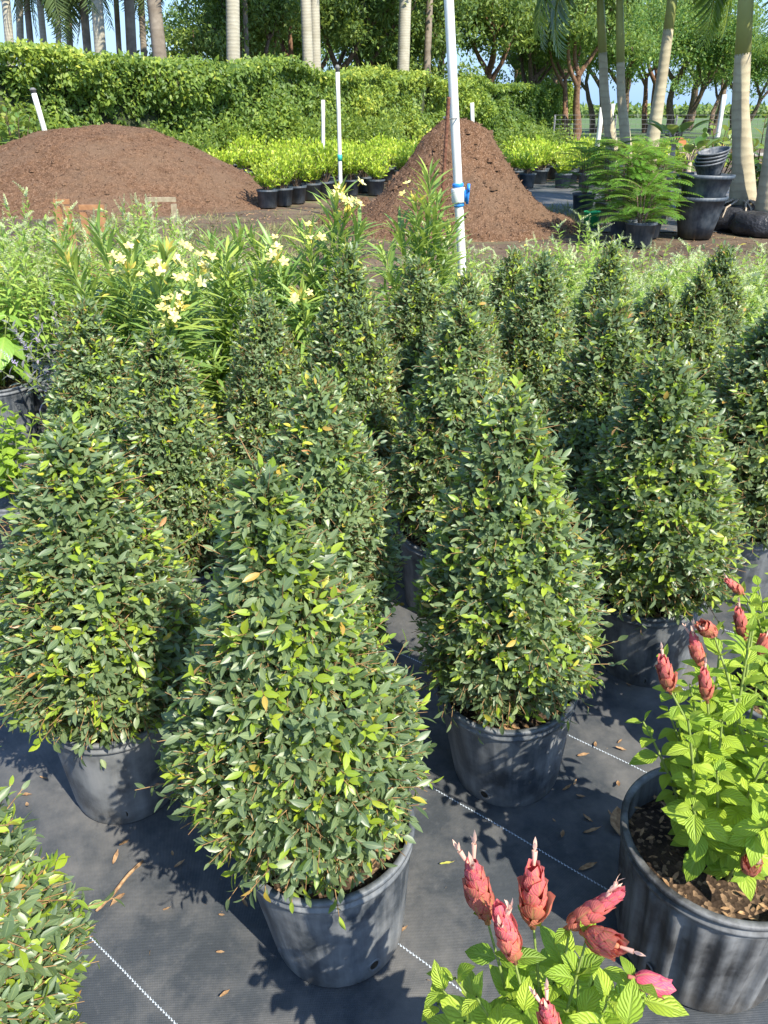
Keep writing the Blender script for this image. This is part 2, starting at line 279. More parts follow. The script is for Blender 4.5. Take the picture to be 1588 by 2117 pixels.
# ------------------------------------------------------------------ mesh collecting
class Geo:
    def __init__(s): s.v = []; s.f = []; s.u = []; s.t = []; s.m = []; s.n = 0; s.k = []
    def add(s, v, f, uv=None, tone=0.5, mat=0):
        v = np.asarray(v, float).reshape(-1, 3); f = np.asarray(f, int)
        if uv is None: uv = np.zeros((f.size, 2))
        s.v.append(v); s.f.append((f + s.n).ravel()); s.k.append(np.full(len(f), f.shape[1]))
        s.u.append(np.asarray(uv, float).reshape(-1, 2))
        s.t.append(np.broadcast_to(np.asarray(tone, float), (len(f),)).copy()); s.m.append(np.full(len(f), mat)); s.n += len(v)
    def scatter(s, tpl, pos, Yd, Zd, S, tone=0.5, mat=0):
        tv, tf, tuv = tpl
        pos = np.asarray(pos, float); Nn = len(pos)
        if Nn == 0: return
        Y = nrm(Yd); X = np.cross(Y, Zd); X = nrm(X + 1e-9); Z = np.cross(X, Y)
        S = np.asarray(S, float)
        if S.ndim == 1: S = np.stack([S, S, S], 1)
        V = (pos[:, None] + tv[None, :, 0:1] * (S[:, 0, None] * X)[:, None] + tv[None, :, 1:2] * (S[:, 1, None] * Y)[:, None]
             + tv[None, :, 2:3] * (S[:, 2, None] * Z)[:, None])
        Fa = (tf[None] + (np.arange(Nn) * len(tv))[:, None, None]).reshape(-1, tf.shape[1])
        tone = np.broadcast_to(np.asarray(tone, float), (Nn,))
        s.add(V, Fa, np.tile(tuv, (Nn, 1)), np.repeat(tone, len(tf)), mat)
    def tube(s, pts, rad, n=8, mat=0, cap=True, tone=0.5):
        pts = np.asarray(pts, float); L = len(pts); rad = np.broadcast_to(np.asarray(rad, float), (L,))
        T = nrm(np.gradient(pts, axis=0)); ref = np.array([0.13, 0.97, 0.2]) if abs(T[0][1]) < 0.8 else np.array([1, 0.1, 0.0])
        A = nrm(np.cross(T, ref)); B = np.cross(T, A)
        th = np.arange(n) * 2 * math.pi / n
        V = pts[:, None] + rad[:, None, None] * (np.cos(th)[None, :, None] * A[:, None] + np.sin(th)[None, :, None] * B[:, None])
        f = []
        for i in range(L - 1):
            for j in range(n):
                k = (j + 1) % n; f.append((i * n + j, i * n + k, (i + 1) * n + k, (i + 1) * n + j))
        s.add(V, f, tone=tone, mat=mat)
        if cap:
            for ring, rev in ((0, False), (L - 1, True)):
                idx = list(range(ring * n, ring * n + n))
                if rev: pass
                else: idx = idx[::-1]
                s.f.append(np.array(idx) + s.n - L * n); s.k.append(np.array([n])); s.u.append(np.zeros((n, 2)))
                s.t.append(np.array([tone])); s.m.append(np.array([mat]))
    def box(s, c, size, rz=0.0, mat=0, tilt=None):
        x, y, z = [k / 2 for k in size]
        v = np.array([(a * x, b_ * y, c_ * z) for a in (-1, 1) for b_ in (-1, 1) for c_ in (-1, 1)])
        m = np.array(Euler((0, tilt or 0, rz)).to_matrix())
        s.add(v @ m.T + np.array(c), [(0, 1, 3, 2), (4, 6, 7, 5), (0, 4, 5, 1), (2, 3, 7, 6), (0, 2, 6, 4), (1, 5, 7, 3)], mat=mat)
    def lathe(s, prof, n=40, mat=0, wob=None):
        prof = np.asarray(prof, float); L = len(prof); th = np.arange(n) * 2 * math.pi / n
        r = prof[:, 0][:, None] * np.ones(n)[None]
        if wob is not None: r = r * wob(th[None], prof[:, 1][:, None])
        V = np.stack([r * np.cos(th), r * np.sin(th), prof[:, 1][:, None] * np.ones(n)], -1)
        i = np.arange(L - 1)[:, None]; j = np.arange(n)[None]; k = (j + 1) % n
        f = np.stack([i * n + j, i * n + k, (i + 1) * n + k, (i + 1) * n + j], -1).reshape(-1, 4)
        s.add(V, f, mat=mat)
    def mesh(s, name, mats, smooth=True):
        me = bpy.data.meshes.new(name)
        v = np.concatenate(s.v); f = np.concatenate(s.f); k = np.concatenate(s.k)
        me.vertices.add(len(v)); me.vertices.foreach_set('co', v.astype(np.float32).ravel())
        me.loops.add(len(f)); me.loops.foreach_set('vertex_index', f.astype(np.int32))
        me.polygons.add(len(k)); st = np.concatenate([[0], np.cumsum(k)[:-1]])
        me.polygons.foreach_set('loop_start', st.astype(np.int32))
        me.polygons.foreach_set('material_index', np.concatenate(s.m).astype(np.int32))
        me.polygons.foreach_set('use_smooth', np.full(len(k), smooth))
        uv = me.uv_layers.new(name='UVMap'); uv.data.foreach_set('uv', np.concatenate(s.u).astype(np.float32).ravel())
        a = me.attributes.new('tone', 'FLOAT', 'FACE'); a.data.foreach_set('value', np.concatenate(s.t).astype(np.float32))
        for m in (mats if isinstance(mats, (list, tuple)) else [mats]): me.materials.append(m)
        me.update(calc_edges=True); me.validate()
        return me
    def obj(s, name, mats, parent=None, smooth=True):
        o = bpy.data.objects.new(name, s.mesh(name, mats, smooth)); C.objects.link(o)
        if parent: o.parent = parent
        return o
def nrm(a):
    a = np.asarray(a, float); return a / np.maximum(np.linalg.norm(a, axis=-1, keepdims=True), 1e-9)
def leaf(W=0.4, seg=4, fold=0.18, curl=0.15, peak=0.45, wave=0.0, tipw=0.02):
    v, uv = [], []
    for i in range(seg + 1):
        t = i / seg
        e = t / peak * 0.5 if t < peak else 0.5 + (t - peak) / (1 - peak) * 0.5
        hw = W / 2 * max(math.sin(math.pi * e) ** 0.85, tipw)
        z = -curl * t * t
        for q, x in enumerate((-hw, 0, hw)):
            zz = z + (abs(x) * fold if x else 0) + (wave * math.sin(i * 2.3 + q) if x else 0)
            v.append((x, t, zz)); uv.append((q / 2, t))
    f = []
    for i in range(seg):
        a = i * 3
        f += [(a, a + 1, a + 4, a + 3), (a + 1, a + 2, a + 5, a + 4)]
    f = np.array(f); return np.array(v), f, np.array(uv)[f.ravel()]
def prism(n=4, taper=0.5):
    v = [(math.cos(k * 2 * math.pi / n), 0, math.sin(k * 2 * math.pi / n)) for k in range(n)] + \
        [(taper * math.cos(k * 2 * math.pi / n), 1, taper * math.sin(k * 2 * math.pi / n)) for k in range(n)]
    f = [(k, k + n, (k + 1) % n + n, (k + 1) % n) for k in range(n)]
    return np.array(v), np.array(f), np.zeros((4 * n, 2))
PR = prism(4)
L_EU = leaf(0.37, 4, 0.30, 0.16, 0.48); L_EU2 = leaf(0.34, 3, 0.45, 0.05, 0.5)
L_FAR = leaf(0.5, 2, 0.25, 0.2, 0.5); L_LANCE = leaf(0.12, 5, 0.35, 0.28, 0.45)
L_OV = leaf(0.62, 6, 0.24, 0.32, 0.38, 0.012); L_ALM = leaf(0.28, 3, 0.3, 0.25, 0.4); L_COCO = leaf(0.66, 3, 0.25, 0.1, 0.6)
L_ROUND = leaf(0.95, 4, 0.12, 0.1, 0.5, tipw=0.35); L_PET = leaf(0.62, 3, -0.2, 0.25, 0.65, tipw=0.12); L_BR = leaf(0.86, 4, -0.55, -0.12, 0.42)
def bract_tpl():
    v, uv, f = [], [], []
    for i in range(7):
        t = i / 6; hw = 0.5 * max(math.sin(math.pi * (0.14 + 0.86 * t) ** 0.9) ** 0.62 if t < 1 else 0, 0.03)
        for k in range(5):
            u = (k - 2) / 2; v.append((u * hw, t, 0.16 * math.sin(math.pi * min(t * 1.15, 1)) - 0.30 * u * u * hw * 1.3)); uv.append((k / 4, t))
    for i in range(6):
        for k in range(4): a = i * 5 + k; f.append((a, a + 1, a + 6, a + 5))
    f = np.array(f); return np.array(v), f, np.array(uv)[f.ravel()]
L_BR = bract_tpl()
L_BIG = leaf(0.6, 8, 0.22, 0.35, 0.42, 0.012)

# ------------------------------------------------------------------ tagging
def tag(o, label=None, cat=None, group=None, kind=None):
    if label: o['label'] = label
    if cat: o['category'] = cat
    if group: o['group'] = group
    if kind: o['kind'] = kind
    return o
def thing(name, label, cat, loc=(0, 0, 0), rz=0.0, group=None):
    o = bpy.data.objects.new(name, None); C.objects.link(o); o.empty_display_size = 0.1
    o.location = loc; o.rotation_euler = (0, 0, rz); return tag(o, label, cat, group)
def part(name, me, parent):
    o = bpy.data.objects.new(name, me); C.objects.link(o); o.parent = parent; return o
def copy_tree(o, parent=None):
    c = o.copy(); C.objects.link(c); c.parent = parent
    for ch in o.children: copy_tree(ch, c)
    return c
def lean(o, dx, dy, rz=0.0):
    o.rotation_euler = (Matrix.Rotation(math.atan(dx), 3, 'Y') @ Matrix.Rotation(-math.atan(dy), 3, 'X') @ Matrix.Rotation(rz, 3, 'Z')).to_euler()
rs = np.random.RandomState
def vnoise(X, Y, seed, octs=5, f0=1.0):
    q = rs(seed); out = np.zeros(X.shape); a = 1.0; f = f0
    for o in range(octs):
        for _ in range(3):
            th = q.rand() * 6.28; out += a * np.sin((X * math.cos(th) + Y * math.sin(th)) * f + q.rand() * 6.28) / 3
        a *= 0.55; f *= 1.9
    return out

# ------------------------------------------------------------------ pots
def pot_meshes(name, Rr, H, taper, mat, ribs=0, flutes=0, n=96, soil_d=0.04, holes=4):
    def wob(th, z):
        k = np.ones(np.broadcast(th, z).shape)
        inside = (z > 0.01) & (z < H - 0.045)
        if flutes: k = k + np.where(inside, 0.030 * np.clip(np.cos(th * flutes) * 1.3, -1, 1) * (0.75 + 0.25 * np.sin(th * 5 + 1)), 0)
        if ribs:
            d = np.abs(((th * ribs / (2 * math.pi) + 0.5) % 1) - 0.5) * 2 * math.pi / ribs
            k = k + np.where(inside & (np.abs(d - 0.07) < 0.035), 0.018, 0)
        return k
    b = Rr * taper; g = Geo()
    z = np.linspace(0.008, H - 0.05, 14); r = b + (Rr - b) * z / H
    prof = [(0.001, 0.004), (b * 0.6, 0.004), (b * 0.93, 0.0), (b, 0.006)] + list(zip(r, z)) + [(Rr * 0.985, H - 0.043), (Rr * 0.985, H - 0.03)]
    g.lathe(prof, n, wob=wob)
    inner = [(Rr * 0.955, H - 0.004), (Rr * 0.94, H - soil_d - 0.03), (Rr * 0.90, H - soil_d - 0.05)]
    g.lathe(inner, n)
    pot = g.mesh('pot', mat)
    g = Geo()
    g.lathe([(Rr * 0.985, H - 0.034), (Rr * 1.022, H - 0.032), (Rr * 1.026, H - 0.024), (Rr * 1.005, H - 0.021), (Rr * 1.008, H - 0.012),
             (Rr * 1.034, H - 0.010), (Rr * 1.036, H - 0.002), (Rr * 1.02, H), (Rr * 0.965, H), (Rr * 0.955, H - 0.006)], n,
            wob=lambda th, z: 1 + 0.006 * np.sin(2 * th + 1) + 0 * z)
    rim = g.mesh('rim', mat)
    g = Geo(); rr = np.linspace(0.0, 1, 16) * Rr * 0.945; q = rs(int(Rr * 1000) + 3); nn = 48
    V = []; th = np.arange(nn) * 2 * math.pi / nn
    hz = q.rand(16, nn) * 0.006 + 0.010 * np.sin(th * 2 + 1)[None] * (rr / Rr)[:, None] - soil_d * np.ones((16, nn)); hz[0] = -soil_d
    hz += (0.02 * (1 - (rr / Rr) ** 2))[:, None]
    V = np.stack([rr[:, None] * np.cos(th), rr[:, None] * np.sin(th), H + hz], -1)
    i = np.arange(15)[:, None]; j = np.arange(nn)[None]; k = (j + 1) % nn
    g.add(V, np.stack([i * nn + j, i * nn + k, (i + 1) * nn + k, (i + 1) * nn + j], -1).reshape(-1, 4))
    # loose litter lying on the soil
    m_ = 150; a = q.rand(m_) * 6.283; ra = np.sqrt(q.rand(m_)) * Rr * 0.88
    g.scatter(L_EU2, np.stack([ra * np.cos(a), ra * np.sin(a), np.full(m_, H - soil_d + 0.012) + q.rand(m_) * 0.012], 1), nrm(q.randn(m_, 3) * [1, 1, 0.25]),
              nrm(q.randn(m_, 3) * 0.35 + [0, 0, 1]), (0.022 + 0.02 * q.rand(m_)) * (0.6 if flutes else 1), 0.5, 1)
    soil = g.mesh('soil', [M['soil'], M['litter']])
    hs = []
    for h in range(holes):
        a0 = 0.6 + h * 2 * math.pi / holes; g = Geo(); zc = 0.045; rc = b + (Rr - b) * zc / H
        tt = np.arange(16) * 2 * math.pi / 16
        for (k1, k2, off1, off2, mi) in ((0.0, 0.010, 1.004, 1.004, 0), (0.010, 0.0135, 1.004, 1.012, 1), (0.0135, 0.0155, 1.012, 1.0, 1)):
            V = []
            for kk, of in ((k1, off1), (k2, off2)):
                aa = a0 + kk * np.cos(tt) / rc; z_ = zc + kk * np.sin(tt) * 1.25; r_ = (b + (Rr - b) * z_ / H) * of
                V.append(np.stack([r_ * np.cos(aa), r_ * np.sin(aa), z_], -1))
            g.add(np.array(V), [(q_, (q_ + 1) % 16, 16 + (q_ + 1) % 16, 16 + q_) for q_ in range(16)], mat=mi)
        hs.append(g.mesh('drain_hole', [M['hole'], mat]))
    return pot, rim, soil, hs
def add_pot(root, ms):
    pot, rim, soil, hs = ms
    p = part('pot', pot, root); part('rim', rim, p)
    for h in hs: part('drain_hole', h, p)
    part('soil', soil, root); return p

# ------------------------------------------------------------------ clipped cone shrubs
PT = np.array([0, .05, .16, .32, .5, .68, .82, .93, 1.0]); PV = np.array([.62, .90, 1.0, .96, .84, .66, .46, .28, .06])
def cone_foliage(seed, nsp=2700, R0=0.186, z0=0.375, z1=1.10, LL=0.029, yp=0.26, pk=1.3):
    q = rs(seed); ph = q.rand(6) * 6.28
    def rad(t, a):
        r = np.interp(t, PT, PV) ** pk * R0
        return r * (1 + 0.055 * np.sin(2 * a + ph[0] + t * 5) + 0.05 * np.sin(3 * a + ph[1] - t * 9) + 0.04 * np.sin(5 * a + ph[2] + 13 * t) + 0.03 * np.sin(t * 23 + ph[3] + a))
    # sprigs, denser where the cone is wide
    t = q.rand(nsp * 4); keep = q.rand(nsp * 4) < (np.interp(t, PT, PV) + 0.08); t = t[keep][:nsp]; n = len(t)
    a = q.rand(n) * 2 * math.pi; depth = q.rand(n) ** 1.8 * 0.30
    r = rad(t, a) * (1 - depth) - 0.012
    z = z0 + t * (z1 - z0)
    out = np.stack([np.cos(a), np.sin(a), np.zeros(n)], 1)
    slope = np.interp(t, PT, np.array([-.9, -.5, 0, .25, .32, .4, .5, .6, 1.2]))
    nor = nrm(out + np.array([0, 0, 1]) * slope[:, None])
    pos = out * r[:, None] + np.array([0, 0, 1]) * z[:, None]
    tw = nrm(nor * 0.8 + np.array([0, 0, 0.55]) + q.randn(n, 3) * 0.42)
    tl = 0.045 + 0.025 * q.rand(n)
    stray = q.rand(n) < 0.05; tl = np.where(stray, tl * 1.9, tl)
    lo = (t < 0.10); tw = np.where(lo[:, None], nrm(nor + q.randn(n, 3) * 0.4 - [0, 0, 0.3]), tw)
    young = q.rand(n) < yp; red = q.rand(n) < 0.05
    sprig_t = q.rand(n) * 0.35
    g = Geo(); gt = Geo()
    refv = nrm(q.randn(n, 3)); A = nrm(np.cross(tw, refv)); B = np.cross(tw, A)
    nl = 8
    for i in range(nl):
        f = (i + 0.7) / nl; ang = i * 2.4 + q.rand(n) * 0.6
        rd = np.cos(ang)[:, None] * A + np.sin(ang)[:, None] * B
        op = R(72) - R(40) * f + q.randn(n) * 0.16
        Yd = tw * np.cos(op)[:, None] + rd * np.sin(op)[:, None] + q.randn(n, 3) * 0.12
        Zd = tw * 1.0 - rd * 0.35 + np.array([0, 0, 0.35]) + q.randn(n, 3) * 0.25
        sc = LL * (0.62 + 0.72 * q.rand(n) ** 1.3) * (1.0 - 0.25 * abs(f - 0.45))
        base = pos + tw * (tl * f)[:, None]
        tone = sprig_t + q.rand(n) * 0.33
        yl = young & (f > 0.55); tone = np.where(yl, 0.70 + 0.24 * q.rand(n), tone)
        tone = np.where(q.rand(n) < 0.018, 0.75 + 0.2 * q.rand(n), tone)
        tone = np.where(red & (i == nl - 1), 0.95 + 0.05 * q.rand(n), tone)
        g.scatter(L_EU if i % 2 else L_EU2, base, Yd, Zd, np.stack([sc * (0.9 + 0.3 * q.rand(n)), sc, sc], 1), tone)
    gt.scatter(PR, pos, tw, refv, np.stack([np.full(n, 0.0013), tl, np.full(n, 0.0013)], 1))
    # branches from the trunk out to the sprigs
    m = n // 2
    ax = np.zeros((m, 3)); ax[:, 2] = np.clip(pos[:m, 2] - 0.10 - 0.1 * q.rand(m), z0 - 0.03, None)
    dv = pos[:m] - ax; ln = np.linalg.norm(dv, axis=1)
    gt.scatter(PR, ax, dv, nrm(q.randn(m, 3)), np.stack([np.full(m, 0.0028), ln, np.full(m, 0.0028)], 1))
    # bare clipped twig ends poking out
    m = n // 3; idx = q.choice(n, m, False)
    gt.scatter(PR, pos[idx] + nor[idx] * 0.01, nrm(nor[idx] + q.randn(m, 3) * 0.5), nrm(q.randn(m, 3)), np.stack([np.full(m, 0.0011), 0.04 + 0.03 * q.rand(m), np.full(m, 0.0011)], 1))
    # inner leaves
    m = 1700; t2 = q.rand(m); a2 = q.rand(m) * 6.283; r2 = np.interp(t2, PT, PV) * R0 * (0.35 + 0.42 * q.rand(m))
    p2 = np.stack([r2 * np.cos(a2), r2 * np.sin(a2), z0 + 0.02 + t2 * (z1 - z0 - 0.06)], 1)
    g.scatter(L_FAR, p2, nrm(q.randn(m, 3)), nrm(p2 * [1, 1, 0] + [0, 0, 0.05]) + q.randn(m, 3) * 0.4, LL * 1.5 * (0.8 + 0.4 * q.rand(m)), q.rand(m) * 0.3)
    # leader shoots at the very top
    for s_ in range(4):
        d = nrm(np.array([q.randn() * 0.25, q.randn() * 0.25, 1])); b0 = np.array([q.randn() * 0.01, q.randn() * 0.01, z1 - 0.06]); m = 12
        f = np.linspace(0.1, 1, m); ang = np.arange(m) * 2.4
        A1 = nrm(np.cross(d, [1, 0.2, 0])); B1 = np.cross(d, A1); rd = np.cos(ang)[:, None] * A1 + np.sin(ang)[:, None] * B1
        Ls = 0.05 + 0.05 * q.rand()
        g.scatter(L_EU, b0 + d * (f * Ls)[:, None], d * 0.75 + rd * 0.7, d - rd * 0.4, LL * (1.1 - 0.3 * f), 0.35 + 0.6 * q.rand(m) * f)
        gt.scatter(PR, [b0], [d], [[1, 0, 0]], np.array([[0.0013, Ls, 0.0013]]))
    trunk = Geo(); trunk.tube([(0, 0, 0.24), (0.004, 0.002, 0.45), (-0.003, 0.004, 0.7), (0, 0, z1 - 0.08)], [0.013, 0.011, 0.008, 0.003], 8)
    for k in range(3):
        an = k * 2.1 + q.rand(); trunk.tube([(0.01 * math.cos(an), 0.01 * math.sin(an), 0.24), (0.05 * math.cos(an), 0.05 * math.sin(an), 0.40), (0.10 * math.cos(an), 0.10 * math.sin(an), 0.62)], [0.008, 0.006, 0.003], 6)
    return g.mesh('foliage', M['eugenia']), gt.mesh('twigs', M['twig']), trunk.mesh('trunk', M['bark'])

POT_A = pot_meshes('a', 0.172, 0.325, 0.80, M['pot'], ribs=5, soil_d=0.045)
POT_B = pot_meshes('b', 0.158, 0.315, 0.82, M['pot_dusty'], ribs=5)
CONES = [cone_foliage(11, 2900, R0=0.194, pk=1.95), cone_foliage(23), cone_foliage(37, R0=0.184), cone_foliage(51, R0=0.188), cone_foliage(63, 2200, 0.185, LL=0.028, yp=0.17, pk=1.45), cone_foliage(77, 2400, 0.19, LL=0.027, yp=0.14, pk=1.3), cone_foliage(88, 2200, 0.18, LL=0.027, yp=0.2, pk=1.6)]
topiaries = 'clipped cone shrubs in black pots standing on the weed cloth'
def topiary(label, apex, H, var, base=None, rscale=1.0, rz=0.0, dusty=False, dist=None, shift=0.0):
    T = G(apex[0], apex[1], H) if dist is None else P(apex[0], apex[1], dist)
    if base is None: B = Vector((T.x, T.y, 0)); dx = dy = 0
    else:
        B = G(*base); dx = max(-0.11, min(0.11, (T.x - B.x) / T.z)); dy = max(-0.09, min(0.09, (T.y - B.y) / T.z))
    root = thing('potted_topiary', label, 'topiary', (B.x, B.y, 0.006), group=topiaries)
    lean(root, dx, dy, rz)
    add_pot(root, POT_B if dusty else POT_A)
    f, t, k = CONES[var]
    sc = (rscale * (1.03 if var > 3 else 1), rscale * (1.03 if var > 3 else 1), T.z / 1.165)
    for nm, me in (('foliage', f), ('twigs', t), ('trunk', k)):
        o = part(nm, me, root); o.scale = sc; o.location.x = shift
    return root
topiary('large front clipped cone shrub leaning left over its grey pot', (572, 950), 1.13, 0, (703, 1918), 1.04, 0.0, shift=-0.03)
topiary('wide clipped cone shrub at the left edge in a dusty pale grey pot', (132, 862), 1.06, 1, (268, 1626), 1.06, 1.2, True)
topiary('clipped cone shrub right of the large front one, its black pot fully shaded', (1052, 795), 1.12, 2, (1046, 1588), 0.97, 2.0)
topiary('broad clipped cone shrub in a shaded black pot behind the lime green potted shrub', (1388, 728), 1.08, 3, (1325, 1366), 1.06, 0.7)
topiary('clipped shrub cut off by the bottom left corner, its pot out of view', (-330, 1430), 1.05, 3, (20, 2500), 1.0, 2.6).location = (-0.675, 0.61, 0.006)
topiary('clipped cone shrub directly behind the large front one, hiding its pot', (655, 775), 1.10, 5, (668, 1475), 0.90, 3.9)
topiary('clipped cone shrub right of the leftmost one, its grey pot rim just showing beneath', (322, 670), 1.08, 6, (398, 1300), 0.92, 5.0, True)
topiary('clipped cone shrub at left below the drooping cream flowers, topmost of the left edge', (165, 615), 1.08, 4, None, 0.9, 0.4)
topiary('small dark clipped cone shrub standing left of centre beneath the cream oleander flowers', (540, 598), 1.06, 5, None, 0.83, 1.9)
topiary('tall slender clipped cone shrub left of centre, just right of the oleander', (720, 505), 1.20, 6, None, 0.92, 2.8, dist=2.75)
topiary('dark clipped cone shrub just left of the foot of the white pipe', (868, 530), 1.10, 4, None, 0.90, 3.3)
topiary('clipped cone shrub directly at the foot of the white pipe', (968, 552), 1.12, 5, None, 0.85, 4.4)
topiary('clipped cone shrub in the middle between the pipe foot and the nearer right centre cone', (972, 645), 1.12, 6, (915, 1240), 0.98, 5.2)
topiary('dark clipped cone shrub right of the white pipe, left one of a close pair', (1062, 512), 1.10, 4, None, 0.85, 0.9)
topiary('dark clipped cone shrub right of the white pipe, right one of a close pair', (1126, 513), 1.16, 5, None, 0.92, 1.7, dist=2.95)
topiary('clipped cone shrub in the back row against the white flower spikes, right of the pair', (1268, 500), 1.10, 6, None, 0.88, 2.4)
topiary('clipped cone shrub in front of the back row one, left behind the broad right cone', (1277, 615), 1.12, 4, None, 0.98, 3.1)
topiary('clipped cone shrub peeking above the broad right cone with a reddish tip', (1372, 580), 1.08, 5, None, 0.88, 0.2)
topiary('clipped cone shrub second from the right edge in the back rows', (1458, 556), 1.12, 6, None, 0.85, 4.9)
topiary('farthest right clipped cone shrub, its dark tip against the flower spikes', (1500, 503), 1.10, 4, None, 0.85, 5.7)
topiary('clipped cone shrub at the right edge with its sunlit grey pot in view', (1552, 640), 1.12, 5, (1530, 1215), 1.14, 0.6, True)

# ------------------------------------------------------------------ stemmed plants
def stem_geo(q, g, gs, stems, spacing, k, LL, tpl, opening, t0=0.25, sr=0.003, tone=(0.2, 0.8), tiptone=0.2, droop=0.25, jitter=0.15, wr=1.0, decuss=True, grow=0.0, mats=(0, 0), upright=0.0):
    tips = []
    for st in stems:
        p0, p1, p2 = [np.array(x, float) for x in st]
        tt = np.linspace(0, 1, 7)[:, None]; c = (1 - tt) ** 2 * p0 + 2 * tt * (1 - tt) * p1 + tt ** 2 * p2
        gs.tube(c, np.linspace(sr * 1.5, sr * 0.6, 7), 6, mat=mats[1], cap=False)
        Ln = np.linalg.norm(np.diff(c, axis=0), axis=1).sum(); n = max(2, int(Ln * (1 - t0) / spacing))
        f = np.linspace(t0, 0.99, n)[:, None]
        pos = (1 - f) ** 2 * p0 + 2 * f * (1 - f) * p1 + f ** 2 * p2
        T = nrm(2 * (1 - f) * (p1 - p0) + 2 * f * (p2 - p1)); A = nrm(np.cross(T, nrm(q.randn(3)))); B = np.cross(T, A)
        a0 = q.rand() * 6.28 + np.arange(n) * ((math.pi / k) if decuss and k > 1 else 2.4)
        for j in range(k):
            an = a0 + j * 2 * math.pi / k + q.randn(n) * 0.2
            rd = np.cos(an)[:, None] * A + np.sin(an)[:, None] * B
            op = opening * (1 - 0.45 * f[:, 0] ** 3) + q.randn(n) * jitter
            Y = T * np.cos(op)[:, None] + rd * np.sin(op)[:, None] - np.array([0, 0, droop]) * (0.5 + q.rand(n, 1)) + [0, 0, upright]
            Z = T - rd * 0.3 + np.array([0, 0, 0.5]) + q.randn(n, 3) * 0.15
            s = LL * (0.7 + 0.5 * q.rand(n)) * (1 - 0.45 * f[:, 0] ** 4) * (1 + grow * (0.5 - f[:, 0]))
            to = np.clip(tone[0] + (tone[1] - tone[0]) * q.rand(n) + tiptone * f[:, 0], 0, 1)
            g.scatter(tpl, pos + rd * sr, Y, Z, np.stack([s * wr, s, s], 1), to, mats[0])
        tips.append((c[-1], nrm(c[-1] - c[-2])))
    return tips
def bouquet(q, n, H, spread, r0=0.04, z0=0.0, lo=0.7, bow=0.5):
    st = []
    for i in range(n):
        a = i * 2.4 + q.rand() * 0.5; rr = spread * math.sqrt((i + 0.5) / n); h = H * (lo + (1 - lo) * q.rand()) * (1 - 0.22 * (rr / max(spread, 1e-6)) ** 2)
        e = np.array([rr * math.cos(a), rr * math.sin(a), z0 + h])
        b = np.array([r0 * math.cos(a) * q.rand(), r0 * math.sin(a) * q.rand(), z0])
        m = b + (e - b) * 0.5 + np.array([0, 0, 0.12 * h]) + np.array([math.cos(a), math.sin(a), 0]) * rr * (bow - 0.5)
        st.append((b, m, e))
    return st
def simple_pot(r=0.13, h=0.26, mat=None):
    g = Geo(); b = r * 0.82
    g.lathe([(0.001, 0.003), (b * 0.95, 0.0), (b, 0.005), (r * 0.98, h - 0.035), (r * 1.05, h - 0.033), (r * 1.05, h - 0.02), (r * 1.02, h - 0.018), (r * 1.06, h - 0.012), (r * 1.06, h), (r * 0.97, h), (r * 0.95, h - 0.04), (r * 0.9, h - 0.045), (0.001, h - 0.035)], 28)
    return g.mesh('pot', mat or M['pot'])
SP = simple_pot()

# oleanders with long narrow leaves and cream flowers
def petals(g, c, up, r, q, mat=0):
    up = nrm(np.array(up)); A = nrm(np.cross(up, q.randn(3))); B = np.cross(up, A); an = np.arange(5) * 2 * math.pi / 5 + q.rand()
    rd = np.cos(an)[:, None] * A + np.sin(an)[:, None] * B
    g.scatter(L_PET, np.repeat([c], 5, 0), rd * 0.95 + up * 0.45, np.repeat([up], 5, 0) + q.randn(5, 3) * 0.15, r * (0.9 + 0.2 * q.rand(5)), 0.3 + 0.7 * q.rand(5), mat)
    g.scatter(PR, [c - up * 0.02], [up], [A], np.array([[0.003, 0.022, 0.003]]), 0.0, mat)
BLOOMS = []
for k_ in range(3):
    gb = Geo(); petals(gb, np.zeros(3), (0, 0, 1), 0.023, rs(k_ + 40)); BLOOMS.append(gb.mesh('flower', M['cream']))
def oleander(label, base, tips, extra, seed, flowers):
    q = rs(seed); root = thing('oleander_shrub', label, 'shrub', base, group='cream flowered oleanders behind the clipped cones')
    b = Vector(base); g = Geo(); gs = Geo(); st = []
    for T in tips:
        e = np.array(T - b); m = e * 0.5; m[2] = e[2] * 0.68; st.append((np.array([q.randn() * 0.02, q.randn() * 0.02, 0.2]), m * [0.75, 0.75, 1], e))
    st2 = [(a, m_, e) for a, m_, e in bouquet(q, extra, 0.80, 0.26, z0=0.22, lo=0.6)]
    tp = stem_geo(q, g, gs, st + st2, 0.022, 3, 0.19, L_LANCE, R(52), 0.30, 0.003, (0.1, 0.7), 0.3, 0.10, 0.2)
    g.obj('foliage', M['oleander'], root); gs.obj('stems', M['stem'], root)
    part('pot', SP, root)
    for (c, d), nf in zip(tp[:len(tips)], flowers):
        if not nf: continue
        gf = Geo(); gf.tube([tuple(c - d * 0.02), tuple(c + d * 0.03)], [0.004, 0.003], 6); cl = gf.obj('flower_cluster', M['stem'], root)
        gy = Geo()
        for i in range(9):
            dd_ = nrm(d + q.randn(3) * 0.7); gy.scatter(L_ALM, [c + dd_ * 0.012], [dd_], [q.randn(3)], np.array([0.035 + 0.02 * q.rand()]), 0.1 * q.rand())
        gy.obj('buds', M['cream'], cl)
        for i in range(nf + 1):
            o = q.randn(3) * 0.032; fl = part('flower', BLOOMS[i % 3], cl); fl.location = Vector(c + d * 0.03 + o); fl.scale = (0.80 + 0.3 * q.rand(),) * 3
            fl.rotation_mode = 'QUATERNION'; fl.rotation_quaternion = Vector(nrm(d + o * 12 + np.array([0.1, -0.5, 0.25]))).to_track_quat('Z', 'Y')
    return root
